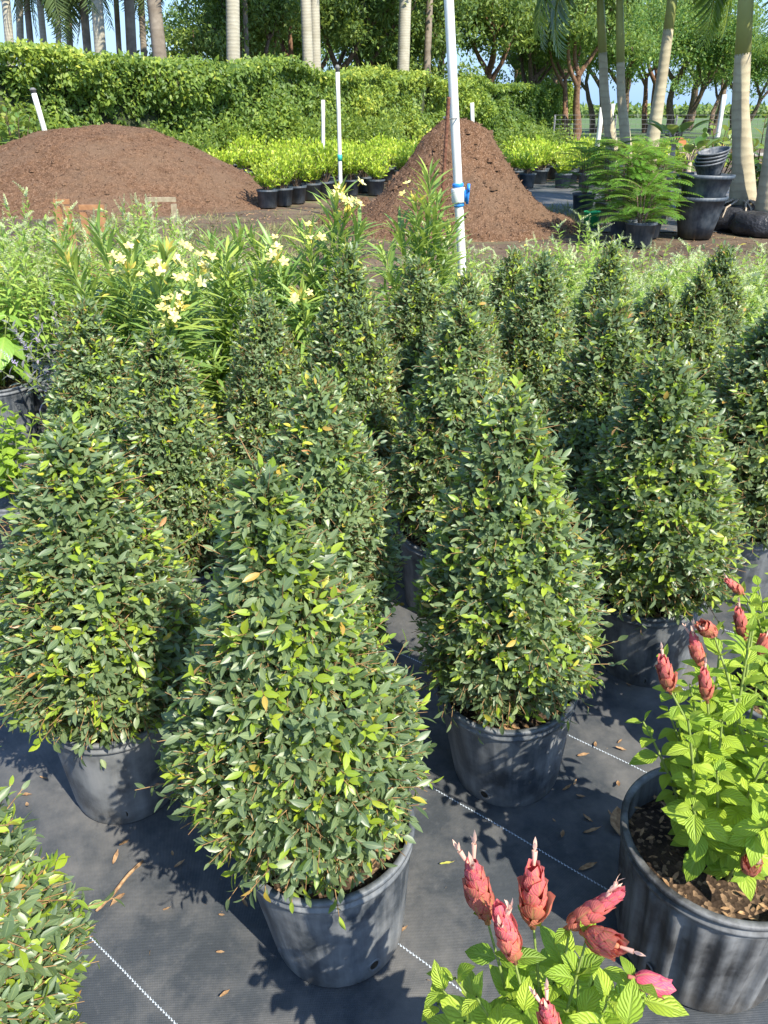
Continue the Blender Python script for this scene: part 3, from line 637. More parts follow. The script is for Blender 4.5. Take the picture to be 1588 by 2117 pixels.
oleander('oleander at left bending under several cream flower clusters above the clipped cones', (-0.98, 3.05, 0.0),
         [P(265, 560, 2.95), P(345, 525, 3.0), P(335, 570, 2.9), P(412, 570, 3.0), P(352, 665, 2.8), P(372, 640, 2.85), P(140, 545, 3.1), P(120, 500, 3.2), P(205, 480, 3.2), P(270, 500, 3.2)],
         10, 5, [6, 5, 5, 6, 4, 4, 2, 0, 0, 0])
oleander('oleander behind the tall slender cone with a cream flower cluster on its highest shoot', (-0.33, 3.55, 0.0),
         [P(700, 405, 3.5), P(715, 450, 3.5), P(645, 492, 3.4), P(572, 542, 3.3), P(622, 615, 3.2), P(625, 480, 3.6), P(560, 505, 3.4), P(745, 470, 3.5), P(520, 500, 3.5)], 8, 9, [6, 3, 3, 5, 2, 0, 0, 0, 0])
oleander('oleander between the tall slender cone and the white pipe, tall spire of narrow leaves', (0.20, 3.75, 0.0),
         [P(888, 360, 3.75), P(860, 420, 3.7), P(905, 410, 3.8), P(825, 470, 3.7), P(935, 470, 3.8), P(790, 520, 3.6)], 6, 12, [0, 3, 0, 0, 0, 0])
oleander('low oleander without blooms in the gap left of centre', (-0.75, 3.35, 0.0),
         [P(470, 520, 3.35), P(500, 480, 3.5), P(440, 500, 3.5), P(540, 560, 3.3)], 7, 15, [0, 0, 0, 0])

# white spiked shrubs
def almond_meshes(seed):
    q = rs(seed); g = Geo(); gs = Geo(); gf = Geo()
    tp = stem_geo(q, g, gs, bouquet(q, 30, 0.90, 0.34, z0=0.2, lo=0.62), 0.026, 2, 0.074, L_ALM, R(62), 0.22, 0.0022, (0.1, 0.7), 0.35, 0.2, 0.25)
    for c, d in tp:
        for s_ in range(2):
            dd = nrm(d + q.randn(3) * 0.6); m = 34; f = np.linspace(0, 1, m); an = np.arange(m) * 2.4; Ls = 0.055 + 0.045 * q.rand()
            A = nrm(np.cross(dd, [0.3, 1, 0.1])); B = np.cross(dd, A); rd = np.cos(an)[:, None] * A + np.sin(an)[:, None] * B
            gf.scatter(L_FAR, c + dd * (f * Ls)[:, None] - d * 0.03 * s_, rd + dd * 0.5, dd + q.randn(m, 3) * 0.3, 0.013 * (1.15 - 0.6 * f), q.rand(m))
    return g.mesh('foliage', M['almond']), gs.mesh('stems', M['stem']), gf.mesh('flower_spikes', M['white_fl'])
ALM = [almond_meshes(s) for s in (5, 6, 7)]
def almond(x, y, sc, v, rz, label, group):
    r = thing('spiked_shrub', label, 'shrub', (x, y, 0.0), rz, group)
    for nm, me in zip(('foliage', 'stems', 'flower_spikes'), ALM[v]): part(nm, me, r).scale = (1, 1, sc)
    part('pot', SP, r)
q = rs(77)
cnt = 0
for row in range(4):
    for i in range(10):
        x = 0.32 + i * 0.42 + q.randn() * 0.05 + (row % 2) * 0.2; y = 3.95 + row * 0.50 + q.randn() * 0.05
        if x > (y * 0.888 + 0.3) * 0.53 + 0.5: continue
        almond(x, y, 0.74 + 0.10 * q.rand() + (0.16 if cnt % 9 == 3 else 0), cnt % 3, q.rand() * 6.28,
               'pale green white spiked shrub between the cones and the steep mulch pile', 'white spiked shrubs massed right of the white pipe'); cnt += 1
for x, y, s in ((-2.0, 4.2, 1.02), (-2.35, 4.6, 1.1), (-1.85, 4.75, 1.0), (-2.5, 4.1, 1.08), (-2.2, 5.1, 1.12), (-2.75, 4.9, 1.15), (-1.45, 4.55, 0.95), (-1.5, 5.3, 1.0), (-1.75, 5.7, 1.08), (-1.1, 5.0, 0.85), (-1.15, 4.2, 0.86)):
    almond(x, y, s, cnt % 3, q.rand() * 6.28, 'pale green white spiked shrub at far left before the broad mulch pile', 'white spiked shrubs massed at far left'); cnt += 1
almond(P(370, 520, 4.6).x, 4.6, 0.9, 0, 1.0, 'lone leafy shrub below the pale timber frame', None)
almond(P(430, 520, 4.3).x + 0.1, 4.9, 0.8, 1, 2.0, 'low leafy shrub right of the timber frame on open dirt', None)

# grey violet sages
q = rs(31); g = Geo(); gs = Geo(); gf = Geo()
tp = stem_geo(q, g, gs, bouquet(q, 22, 0.62, 0.3, z0=0.2, lo=0.6), 0.03, 2, 0.06, L_ALM, R(65), 0.2, 0.0022, (0, 0.9), 0.1, 0.15, 0.3, wr=1.3)
for c, d in tp[::2]:
    m = 30; f = np.linspace(0, 1, m); an = np.arange(m) * 2.4; A = nrm(np.cross(d, [0.3, 1, 0.1])); B = np.cross(d, A); rd = np.cos(an)[:, None] * A + np.sin(an)[:, None] * B
    gf.scatter(L_FAR, c + d * (f * 0.11)[:, None], rd + d * 0.4, np.repeat([d], m, 0), 0.013 * (1.1 - 0.6 * f), q.rand(m))
SAGE = (g.mesh('foliage', M['sage']), gs.mesh('stems', M['stem']), gf.mesh('flower_spikes', M['lilac_fl']))
for (px, py, d, lb) in ((420, 500, 4.3, 'grey violet leafy shrub with lilac spikes in front of the open dirt'), (478, 520, 4.0, 'grey violet leafy shrub just right of its lilac spiked neighbour'), (105, 600, 3.7, 'grey violet leafy shrub among white spikes at far left')):
    x = P(px, py, d).x; r = thing('grey_leaved_shrub', lb, 'shrub', (x, d, 0), 0.5 * d)
    for nm, me in zip(('foliage', 'stems', 'flower_spikes'), SAGE): part(nm, me, r)
    part('pot', SP, r)

# yellow flowered shrub at far left
q = rs(8); r = thing('yellow_flowered_shrub', 'shrub with small bright yellow flowers cut by the left edge', 'shrub', (-2.2, 4.3, 0))
g = Geo(); gs = Geo(); tp = stem_geo(q, g, gs, bouquet(q, 18, 0.72, 0.26, z0=0.22), 0.03, 2, 0.06, L_ALM, R(60), 0.2, 0.002, (0.1, 0.7), 0.1, 0.2, 0.2, wr=1.3)
gb = Geo(); petals(gb, np.zeros(3), (0, 0, 1), 0.015, rs(7)); YB = gb.mesh('flower', M['yellow_fl'])
for c, d in tp:
    for _ in range(4):
        fl = part('flower', YB, r); fl.location = Vector(c + q.randn(3) * 0.025); fl.rotation_mode = 'QUATERNION'; fl.rotation_quaternion = Vector(nrm(d + q.randn(3) * 0.5)).to_track_quat('Z', 'Y')
g.obj('foliage', M['bigleaf'], r); gs.obj('stems', M['stem'], r); part('pot', SP, r)

# broad leaved plant at the left edge
q = rs(9); b0 = G(22, 905, 0); r = thing('broad_leaved_plant', 'plant with a few large drooping veined leaves in a black pot at the left edge', 'potted plant', (b0.x, b0.y, 0))
add_pot(r, POT_A)
g = Geo(); gs = Geo()
st = bouquet(q, 7, 0.55, 0.2, z0=0.28); tp = stem_geo(q, g, gs, st, 0.075, 2, 0.20, L_BIG, R(80), 0.35, 0.004, (0.5, 1), 0, 0.75, 0.2)
g.obj('foliage', M['bigleaf'], r); gs.obj('stems', M['stem'], r)
# small fresh plants low at the left edge
q = rs(19); b0 = G(5, 930, 0.45); b0.z = 0; r = thing('leafy_seedling', 'small bright green leafy plant low at the left edge between the cones', 'plant', (b0.x, b0.y, 0)); g = Geo(); gs = Geo()
stem_geo(q, g, gs, bouquet(q, 12, 0.42, 0.16, z0=0.24), 0.03, 2, 0.06, L_OV, R(65), 0.2, 0.002, (0.1, 0.7), 0.1, 0.2, 0.2)
g.obj('foliage', M['shrimp'], r); gs.obj('stems', M['stem'], r); part('pot', SP, r)
# spare black pot with white tag behind
for (px, py, z, lb) in ((402, 748, 0.3, 'empty black pot standing behind the left cones'), (470, 665, 0.3, 'shaded black pot beneath the oleander leaves')):
    b0 = G(px, py, z); r = thing('nursery_pot', lb, 'pot', (b0.x, b0.y, 0.004)); p = part('pot', POT_B[0], r); part('rim', POT_B[1], p); part('soil', POT_B[2], r)

# ------------------------------------------------------------------ shrimp plants
def spike_mesh(seed, mat, L=0.085, W=0.021, levels=8, tubes=3, brown=0.3):
    q = rs(seed); g = Geo()
    for i in range(levels):
        f = i / (levels - 1); z = f * (L - W * 1.1)
        for s_ in range(4):
            an = s_ * math.pi / 2 + (i % 2) * math.pi / 4 + q.randn() * 0.10; rd = np.array([math.cos(an), math.sin(an), 0])
            k = W * (1.08 - 0.42 * f ** 2) * (0.82 if i == 0 else 1)
            g.scatter(L_BR, [rd * k * 0.20 + [0, 0, z]], [rd * (0.36 - 0.20 * f + 0.08 * q.randn()) + [0, 0, 0.95]], [rd + q.randn(3) * 0.08], np.array([[k * 1.08, k * (1.35 + 0.12 * q.randn()), k * 1.25]]),
                      np.clip((1 - brown) * f + 0.12 + 0.30 * q.rand(), 0, 1), 0)
    g.tube([(0, 0, -0.01), (0, 0, L * 0.8)], [0.004, 0.003], 6, 0)
    for i in range(tubes):
        an = q.rand() * 6.28; rd = np.array([math.cos(an), math.sin(an), 0]); z = L * (0.55 + 0.35 * q.rand())
        d = nrm(rd * 0.5 + [0, 0, 1]); g.scatter(prism(6, 1.5), [rd * 0.006 + [0, 0, z]], [d], [rd], np.array([[0.0020, 0.014, 0.0020]]), 0.8, 1)
        for sg in (-1, 1): g.scatter(L_ALM, [rd * 0.006 + [0, 0, z] + d * 0.013], [d + rd * sg * 0.35], [rd], np.array([[0.016, 0.014, 0.014]]), 0.9, 1)
    return g.mesh('flower_spike', [mat, M['corolla']])
SPK = [spike_mesh(1, M['bract'], levels=7), spike_mesh(2, M['bract'], 0.085, 0.024, 7, 1, 0.45), spike_mesh(3, M['bract'], 0.095, 0.022, 7, 3, 0.2),
       spike_mesh(4, M['bract'], 0.055, 0.026, 5, 1, 0.8), spike_mesh(6, M['bract_pink'], 0.062, 0.028, 5, 0, 0.1)]
def spike(root, a, b, v, L=None):
    a, b = Vector(a), Vector(b); o = part('flower_spike', SPK[v], root); o.location = a - root.location
    d = b - a; o.rotation_mode = 'QUATERNION'; o.rotation_quaternion = d.to_track_quat('Z', 'Y'); s = d.length / (0.085, 0.085, 0.095, 0.055, 0.062)[v]
    o.scale = (max(s, 0.8) * 0.86, max(s, 0.8) * 0.86, s * 1.05); return o
POT_S = pot_meshes('s', 0.19, 0.32, 0.86, M['pot_ribbed'], flutes=24, n=240, soil_d=0.075)
POT_T = pot_meshes('t', 0.145, 0.30, 0.82, M['pot'], ribs=5)
# nearest one, mostly in frame by its flowers
q = rs(41); base = Vector((0.235, 0.575, 0.006))
r = thing('shrimp_plant', 'nearest shrimp plant at the bottom edge with red flower spikes and a magenta one', 'flowering plant', base)
add_pot(r, POT_T)
D = 0.60
FL = [((1005, 1893), (972, 1775), 0, .62), ((1102, 1903), (1104, 1785), 1, .62), ((1062, 1978), (1030, 1868), 2, .58), ((1178, 1915), (1290, 1838), 2, .60), ((1215, 1932), (1290, 1960), 3, .58), ((1312, 2022), (1392, 2045), 4, .56), ((1150, 2150), (1125, 2070), 0, .50)]
g = Geo(); gs = Geo(); stems = []
for (a, b, v, d) in FL:
    A3 = P(a[0], a[1], d); e = np.array(A3 - base); s0 = np.array([q.randn() * 0.025, q.randn() * 0.025, 0.27])
    stems.append((s0, s0 * 0.45 + e * 0.5 + [0, 0, 0.03], e))
    spike(r, A3, P(b[0], b[1], d - 0.005 if v != 3 else d - 0.04), v)
stem_geo(q, g, gs, stems, 0.055, 2, 0.054, L_OV, R(68), 0.30, 0.0024, (0.0, 0.5), 0.2, 0.15, 0.25)
tips = [(915, 2045, .60), (985, 2060, .56), (1165, 1985, .60), (1195, 2010, .58), (1260, 2060, .55), (1330, 2062, .56), (1200, 2100, .54), (1060, 2060, .60), (960, 2110, .55), (1300, 2120, .5), (1010, 2140, .5), (1110, 2010, .64), (905, 2075, .6), (1080, 2090, .55), (1145, 2030, .6), (1240, 2000, .62), (940, 2020, .62)]
st = []
for (x, y, d) in tips:
    e = np.array(P(x, y, d) - base); s0 = np.array([q.randn() * 0.03, q.randn() * 0.03, 0.27]); st.append((s0, s0 * 0.4 + e * 0.45 + [0, 0, 0.05], e))
stem_geo(q, g, gs, st, 0.042, 2, 0.074, L_OV, R(72), 0.38, 0.0024, (0.4, 1.0), 0.2, 0.12, 0.25)
g.obj('foliage', M['shrimp'], r); gs.obj('stems', M['stem'], r)
# big ribbed pot on the right
def shrimp_bush(label, base, potm, n, H, spread, seed, spikes, LL=0.056, sc=1.0):
    q = rs(seed); base = Vector(base); r = thing('shrimp_plant', label, 'flowering plant', base); add_pot(r, potm); g = Geo(); gs = Geo()
    st = bouquet(q, n, H, spread, 0.06, z0=0.25, lo=0.60)
    for (a, b, v) in spikes:
        e = np.array(Vector(a) - base); s0 = np.array([q.randn() * 0.03, q.randn() * 0.03, 0.25]); st.append((s0, s0 * 0.5 + e * 0.5 * [0.6, 0.6, 1] + [0, 0, 0.06], e)); spike(r, a, b, v)
    stem_geo(q, g, gs, st, 0.040, 2, LL, L_OV, R(72), 0.16, 0.003, (0.35, 1.0), 0.15, 0.15, 0.28)
    g.obj('foliage', M['shrimp'], r); gs.obj('stems', M['stem'], r); return r
shrimp_bush('lime green shrimp plant in a big ribbed grey pot on the right', (0.675, 1.06, 0.006), POT_S, 30, 0.57, 0.22, 51,
            [(P(1385, 1425, 1.05), P(1368, 1355, 1.04), 1), (P(1462, 1445, 1.05), P(1455, 1380, 1.05), 1), (P(1450, 1375, 1.10), P(1430, 1305, 1.10), 0), (P(1475, 1310, 1.10), P(1450, 1288, 1.08), 3), (P(1548, 1800, 0.93), P(1560, 1770, 0.91), 3)])
shrimp_bush('lime green shrimp plant behind the ribbed pot, cut by the right edge', (1.02, 1.52, 0.006), POT_T, 18, 0.50, 0.18, 61,
            [(P(1535, 1225, 1.5), P(1500, 1197, 1.5), 1), (P(1540, 1320, 1.45), P(1525, 1255, 1.45), 1), (P(1570, 1350, 1.4), P(1585, 1310, 1.4), 3)])

# ------------------------------------------------------------------ litter on the cloth
def litter(px, py, L, rz, label=None, mat='litter', W=0.35, z=0.008):
    p = G(px, py, 0); g = Geo(); q = rs(int(px * 7 + py)); tpl = leaf(W, 6, 0.5 * q.rand() + 0.1, -0.35 * q.rand() - 0.1, 0.45, 0.03)
    d = np.array([math.cos(rz), math.sin(rz), 0.05]); g.scatter(tpl, [(0, 0, 0)], [d], [[0.1 * q.randn(), 0.1 * q.randn(), 1]], np.array([L]))
    o = g.obj('fallen_leaf', M[mat]); o.location = (p.x, p.y, z)
    tag(o, label or 'small dry brown leaf lying on the black weed cloth', 'fallen leaf', None if label else 'small dry leaves scattered on the weed cloth'); return o
litter(1280, 1735, 0.07, 1.45, 'large curled brown leaf lying left of the ribbed pot', W=0.62, z=0.014)
litter(1205, 1725, 0.045, 0.1, 'long curled tan leaf on the shaded cloth left of the ribbed pot', W=0.22)
litter(1195, 1802, 0.05, 0.3, 'curled brown leaf nearest the large leaf, beside the white stitch line', W=0.25)
litter(908, 1790, 0.035, 0.0, 'yellow green leaf lying on the sunlit cloth right of the front pot', 'litter_yellow', 0.2)
litter(965, 1405, 0.04, -0.5, 'orange brown leaf beside the shaded pot of the right centre cone')
q = rs(99)
spots = [(90, 1495), (150, 1520), (98, 1610), (68, 1643), (355, 1768), (362, 1795), (475, 1780), (340, 1885), (452, 1890), (478, 2050), (445, 1970), (520, 1880), (1155, 1640), (1270, 1622), (1190, 1625), (1188, 1570), (1165, 1720), (1210, 1655),
         (1273, 1538), (1300, 1552), (1268, 1685), (1095, 1645), (1290, 1410), (1480, 2062), (1465, 2055), (835, 1935), (820, 1730), (270, 1740), (295, 1505), (1230, 1700), (1225, 1530), (60, 1660), (235, 1790), (1140, 1700)]
for (x, y) in spots: litter(x + q.randn() * 4, y + q.randn() * 4, 0.016 + 0.02 * q.rand(), q.rand() * 6.28, W=0.3)
q = rs(66); m = 4200; x = -2.2 + 4.4 * q.rand(m); y = 0.5 + 3.0 * q.rand(m); k = vnoise(x * 2, y * 2, 8, 4, 1.5) + 0.5 * q.randn(m) > 0.35; x, y = x[k], y[k]; m = len(x); g = Geo()
g.scatter(L_ALM, np.stack([x, y, np.full(m, 0.009)], 1), nrm(q.randn(m, 3) * [1, 1, 0.3]), nrm(q.randn(m, 3) * 0.4 + [0, 0, 1]), 0.003 + 0.012 * q.rand(m) ** 4)
tag(g.obj('soil_crumbs', plain('spilled_soil', (0.05, 0.035, 0.02), (0.30, 0.22, 0.14), 50, 0.9, 0)), kind='stuff', label='specks of spilled soil and debris on the weed cloth', cat='soil')
# bark strip
g = Geo(); p = G(250, 1835, 0); dv = (G(288, 1792) - G(210, 1880)); dv.normalize()
tt = np.linspace(-0.075, 0.075, 12); g.tube(np.stack([dv.x * tt, dv.y * tt, 0.003 * np.sin(tt * 60)], 1), 0.0026 + 0.002 * np.abs(np.sin(np.arange(12) * 1.7)), 6)
g.scatter(L_ALM, [(-0.06 * dv.x + 0.02, -0.06 * dv.y, 0)], [[dv.x, dv.y, 0]], [[0, 0, 1]], np.array([0.05]))
o = g.obj('bark_strip', M['litter'], smooth=False); o.location = (p.x, p.y, 0.010); tag(o, 'curled strip of dry brown bark on the cloth left of the front pot', 'bark')

# ------------------------------------------------------------------ ground sheets
def sheet(name, x0, x1, y0, y1, nx, ny, fn, mat):
    X, Y = np.meshgrid(np.linspace(x0, x1, nx), np.linspace(y0, y1, ny)); Z = fn(X, Y); g = Geo()
    i = np.arange(ny - 1)[:, None]; j = np.arange(nx - 1)[None]
    g.add(np.stack([X, Y, Z], -1), np.stack([i * nx + j, i * nx + j + 1, (i + 1) * nx + j + 1, (i + 1) * nx + j], -1).reshape(-1, 4))
    o = g.obj(name, mat); o['kind'] = 'structure'; return o
sheet('ground', -1500, 1500, -60, 3000, 40, 40, lambda X, Y: 0 * X - 0.02, M['ground'])
sheet('weed_cloth', -4.5, 5.5, -1.5, 6.6, 260, 220, lambda X, Y: 0.003 + 0.0024 * np.sin(X * 7 + Y * 3) * np.sin(Y * 6 - X) + 0.003 * np.exp(-((np.mod(X * 0.5 + Y * 0.9 + 0.05 * np.sin(X * 5), 0.62) - 0.3) / 0.018) ** 2) * (np.sin(X * 2.3 + Y) > 0.1) + 0.0014 * np.sin(X * 19 - Y * 11 + 2 * np.sin(Y * 4)), M['cloth'])
sheet('weed_cloth_strip', 3.0, 9.5, 12.4, 22.0, 60, 60, lambda X, Y: -0.006 + 0.004 * np.sin(X * 3 + Y * 2) * np.sin(Y * 5), M['cloth_far'])
sheet('field', -400, 1500, 44, 1800, 30, 30, lambda X, Y: 0 * X - 0.012, M['field'])
sheet('dirt_road', 2, 60, 36, 39, 20, 6, lambda X, Y: 0 * X - 0.008, plain('pale_marl_road', (0.28, 0.25, 0.2), (0.42, 0.38, 0.3), 1, 0.95, 0.2))
q = rs(55); m = 9000; x = -5 + 10.5 * q.rand(m); y = 6.4 + 9.5 * q.rand(m); d0 = vnoise(x * 0.9, y * 0.9, 6, 3, 1.0) + 0.3 * q.randn(m); k = d0 > 0.25; x, y = x[k], y[k]; m = len(x)
g = Geo(); 
for j_ in range(4): g.scatter(leaf(0.08, 2, 0.2, 0.3), np.stack([x + 0.03 * q.randn(m), y + 0.03 * q.randn(m), np.full(m, -0.02)], 1), q.randn(m, 3) * 0.5 + [0, 0, 0.8], nrm(q.randn(m, 3)), 0.06 + 0.10 * q.rand(m), q.rand(m))
tag(g.obj('grass_tufts', leafmat('dry_grass', [(0, (0.10, 0.13, 0.04)), (1, (0.34, 0.32, 0.15))], 0.7, 0.2, 0.2)), kind='stuff', label='thin dry grass tufts on the dirt', cat='grass')
q = rs(56); m = 9000; g = Geo(); x = -5 + 10.5 * q.rand(m); y = 6.4 + 9.5 * q.rand(m)
g.scatter(L_ALM, np.stack([x, y, np.full(m, -0.014)], 1), nrm(q.randn(m, 3) * [1, 1, 0.2]), nrm(q.randn(m, 3) * 0.4 + [0, 0, 1]), 0.02 + 0.07 * q.rand(m) ** 2)
tag(g.obj('ground_debris', M['litter']), kind='stuff', label='bits of bark and dead leaves strewn over the dirt', cat='debris')
# crop line far away
g = Geo(); q = rs(3); m = 9000
x = -60 + 420 * q.rand(m); y = 330 + 30 * q.rand(m)
g.scatter(L_FAR, np.stack([x, y, 0.2 + 3.6 * q.rand(m) ** 0.8], 1), nrm(q.randn(m, 3)), nrm(q.randn(m, 3) * 0.5 + [0, -1, 0.6]), 1.6 + 1.6 * q.rand(m), q.rand(m))
g.box((150, 350, 1.4), (430, 24, 2.8))
tag(g.obj('far_crop_line', M['tree']), kind='stuff', label='low dark line of crops at the horizon', cat='crops')

# ------------------------------------------------------------------ mulch piles
def clods(g, X, Y, Z, seed):
    q = rs(seed + 31); n = X.shape[0]; ok = np.argwhere(Z > 0.0); pk_ = ok[q.randint(0, len(ok), 420)]
    pv, pf, pu = prism(5, 0.45)
    for a, b in pk_:
        s_ = 0.015 + 0.05 * q.rand() ** 3; v = nrm(q.randn(14, 3)) * s_ * (0.7 + 0.6 * q.rand(14, 1)); c_ = np.array([X[a, b], Y[a, b], Z[a, b]])
        th = np.arange(6) * math.pi / 3; r1 = s_ * (0.8 + 0.4 * q.rand(6)); r2 = s_ * 0.6 * (0.7 + 0.6 * q.rand(6))
        V = np.concatenate([np.stack([r1 * np.cos(th), r1 * np.sin(th), np.full(6, -s_ * 0.3)], 1), np.stack([r2 * np.cos(th), r2 * np.sin(th), s_ * (0.4 + 0.3 * q.rand(6))], 1)]) + c_
        g.add(V, [(k, (k + 1) % 6, (k + 1) % 6 + 6, k + 6) for k in range(6)]); g.add(V[6:], [(0, 1, 2, 3), (0, 3, 4, 5)])
def pile(name, label, cx, cy, rx, ry, H, seed, power, prof, chips):
    n = 200; u, v = np.meshgrid(np.linspace(-1.25, 1.25, n), np.linspace(-1.25, 1.25, n)); X, Y = u * rx, v * ry
    rr = np.sqrt(u ** 2 + v ** 2) * (1 + 0.06 * vnoise(u * 2, v * 2, seed, 3))
    Z = H * np.interp(rr, prof[0], prof[1]) + (0.07 * vnoise(X, Y, seed + 1, 7, 2.0) * np.clip(1.15 - rr, 0, 1)) * power + 0.03 * (rs(seed).rand(n, n) - 0.5) * (rr < 1.1)
    cl_ = vnoise(X * 2.2, Y * 2.2, seed + 8, 5, 3.0); Z += power * 0.05 * np.clip(cl_ - 0.45, 0, 1) * (rr < 1.05)
    Z = Z - 0.03 - 0.05 * (rr > 1.12)
    g = Geo(); i = np.arange(n - 1)[:, None]; j = np.arange(n - 1)[None]
    g.add(np.stack([X, Y, Z], -1), np.stack([i * n + j, i * n + j + 1, (i + 1) * n + j + 1, (i + 1) * n + j], -1).reshape(-1, 4))
    q = rs(seed + 5); a, b = q.randint(0, n, chips), q.randint(0, n, chips); k = Z[a, b] > 0.0; a, b = a[k], b[k]; m = len(a)
    g.scatter(L_ALM, np.stack([X[a, b], Y[a, b], Z[a, b] + 0.004], 1), nrm(q.randn(m, 3) * [1, 1, 0.5]), nrm(q.randn(m, 3) * 0.6 + [0, 0, 1]), 0.012 + 0.05 * q.rand(m) ** 4, 0.5, 1)
    o = (lambda: (clods(g, X, Y, Z, seed), g.obj(name, [M['mulch'], M['chips']]))[1])(); o.location = (cx, cy, 0); return tag(o, label, 'mulch pile')
c = P(185, 300, 17.2)
pile('mulch_pile', 'broad smooth brown mulch pile at the left in front of the hedge', c.x, 17.4, 4.0, 2.9, 1.42, 4, 0.9, ([0, .12, .3, .5, .7, .85, 1, 1.1], [1, .985, .90, .70, .44, .24, .06, 0]), 60000)
c = P(950, 300, 12.9)
pile('mulch_pile', 'steep crumbly brown mulch pile behind the white pipe', c.x, 13.2, 1.88, 1.65, 1.40, 14, 1.9, ([0, .16, .3, .45, .62, .8, 1, 1.1], [1, .985, .86, .62, .36, .16, .04, 0]), 40000)
c = P(745, 440, 13.6)
pile('mulch_pile', 'low spill of mulch at the left foot of the steep pile', c.x, 13.6, 0.75, 0.6, 0.35, 24, 1.2, ([0, .2, .5, .8, 1, 1.1], [1, .9, .6, .25, .05, 0]), 2500)

# ------------------------------------------------------------------ pipes and stakes
def pipe(name, label, a, b, r, mat='pvc_old', down=0.0, up=0.0, cap=None, tapes=()):
    a, b = Vector(a), Vector(b); d = (b - a).normalized(); lo = a + d * ((0.0 - a.z) / d.z) if down is None else a - d * down; hi = b + d * up
    root = thing(name, label, 'pipe', lo, group=None); g = Geo(); L = (hi - lo).length
    g.tube([tuple(d * t) for t in np.linspace(0, L, 5)], r, 14); g.obj('pipe', M[mat], root)
    for f, w_, mt in tapes:
        g = Geo(); g.tube([tuple(d * (f * L - w_ / 2)), tuple(d * (f * L + w_ / 2))], r * 1.15, 14); g.obj('tape_band', M[mt], root)
    if cap:
        g = Geo(); g.tube([tuple(d * L), tuple(d * (L + 0.05)), tuple(d * (L + 0.06)), tuple(d * (L + 0.10))], [r * 1.1, r * 1.1, r * 1.4, r * 0.6], 10); g.obj('sprinkler_head', M[cap], root)
    return root, d, lo, L
DP = 4.0
root, d, lo, L = pipe('irrigation_pipe', 'tall white plastic pipe with a blue handled valve leaning left behind the cones', P(955, 548, DP), P(928, 0, DP), 0.0215, 'pvc', None, 1.2)
def along(px, py): return (P(px, py, DP) - lo).dot(d)
def seg(name, t0, t1, r, mat, par):
    g = Geo(); g.tube([tuple(d * t0), tuple(d * (t0 + 0.004)), tuple(d * (t1 - 0.004)), tuple(d * t1)], [r * 0.93, r, r, r * 0.93], 20); return g.obj(name, M[mat], par)
body = seg('valve', along(951, 418), along(948, 388), 0.034, 'pvc', root)
seg('valve_collar', along(951, 426), along(951, 419.5), 0.027, 'blue', body); seg('valve_collar', along(948, 386), along(948, 378), 0.027, 'blue', body)
g = Geo(); cc = d * along(949, 402); g.box((cc.x + 0.037, cc.y - 0.01, cc.z - 0.002), (0.022, 0.03, 0.05)); g.box((cc.x + 0.044, cc.y - 0.012, cc.z + 0.005), (0.012, 0.03, 0.09), tilt=0.05)
g.box((cc.x + 0.046, cc.y - 0.012, cc.z + 0.03), (0.010, 0.046, 0.024)); g.obj('valve_handle', M['blue'], body)
a, b = P(908, 515, 3.93), P(928, 200, 3.93); dd = (b - a).normalized(); lo2 = a + dd * ((0 - a.z) / dd.z); Lr = (b - lo2).length
g = Geo(); tt = np.linspace(0, Lr, 260); g.tube(np.stack([dd.x * tt, dd.y * tt, dd.z * tt], 1), 0.0085 + 0.0016 * (np.arange(260) % 3 == 0), 7, cap=True)
o = g.obj('rebar_stake', M['rust']); o.location = lo2; tag(o, 'rusty ribbed steel bar tied to the white pipe', 'rebar')
g = Geo(); c0 = P(935, 243, DP - 0.03); th = np.linspace(0, 2 * math.pi, 20)
g.tube(np.stack([0.032 * np.cos(th) - 0.008, 0.05 * np.sin(th) + 0.02, 0.004 * np.sin(th)], 1), 0.003, 5, cap=False)
o = g.obj('wire_tie', M['wire']); o.location = c0; tag(o, 'dark wire tie binding the rusty bar to the white pipe', 'wire tie')
pipe('sprinkler_pipe', 'thin white pipe with a sprinkler head standing between the mulch piles', P(705, 412, 14.5), P(698, 148, 14.5), 0.034, 'pvc_old', None, 0, 'wire', ((0.42, 0.10, 'teal'),))
pipe('sprinkler_pipe', 'short far white pipe left of the sprinkler pipe in front of the hedge', P(668, 300, 22), P(668, 206, 22), 0.05, 'pvc_old', None, 0, None, ((0.3, 0.12, 'teal'),))
pipe('sprinkler_pipe', 'white pipe leaning beside the left mulch pile against the hedge', P(90, 262, 18.3), P(70, 192, 18.3), 0.055, 'pvc_old', None, 0, 'wire')
pipe('sprinkler_pipe', 'short far white pipe above the steep mulch pile', P(977, 262, 24), P(976, 212, 24), 0.055, 'pvc_old', None, 0, None)
pipe('sprinkler_pipe', 'leaning white pipe left of the twin palm trunks', P(1236, 295, 22), P(1245, 221, 22), 0.06, 'pvc_old', None, 0, None)
pipe('sprinkler_pipe', 'leaning white pipe just behind the twin palm trunks', P(1254, 300, 26), P(1268, 214, 26), 0.06, 'pvc_old', None, 0, None)
pipe('sprinkler_pipe', 'leaning white pipe near the rightmost palm', P(1486, 268, 24), P(1498, 195, 24), 0.06, 'pvc_old', None, 0, None)

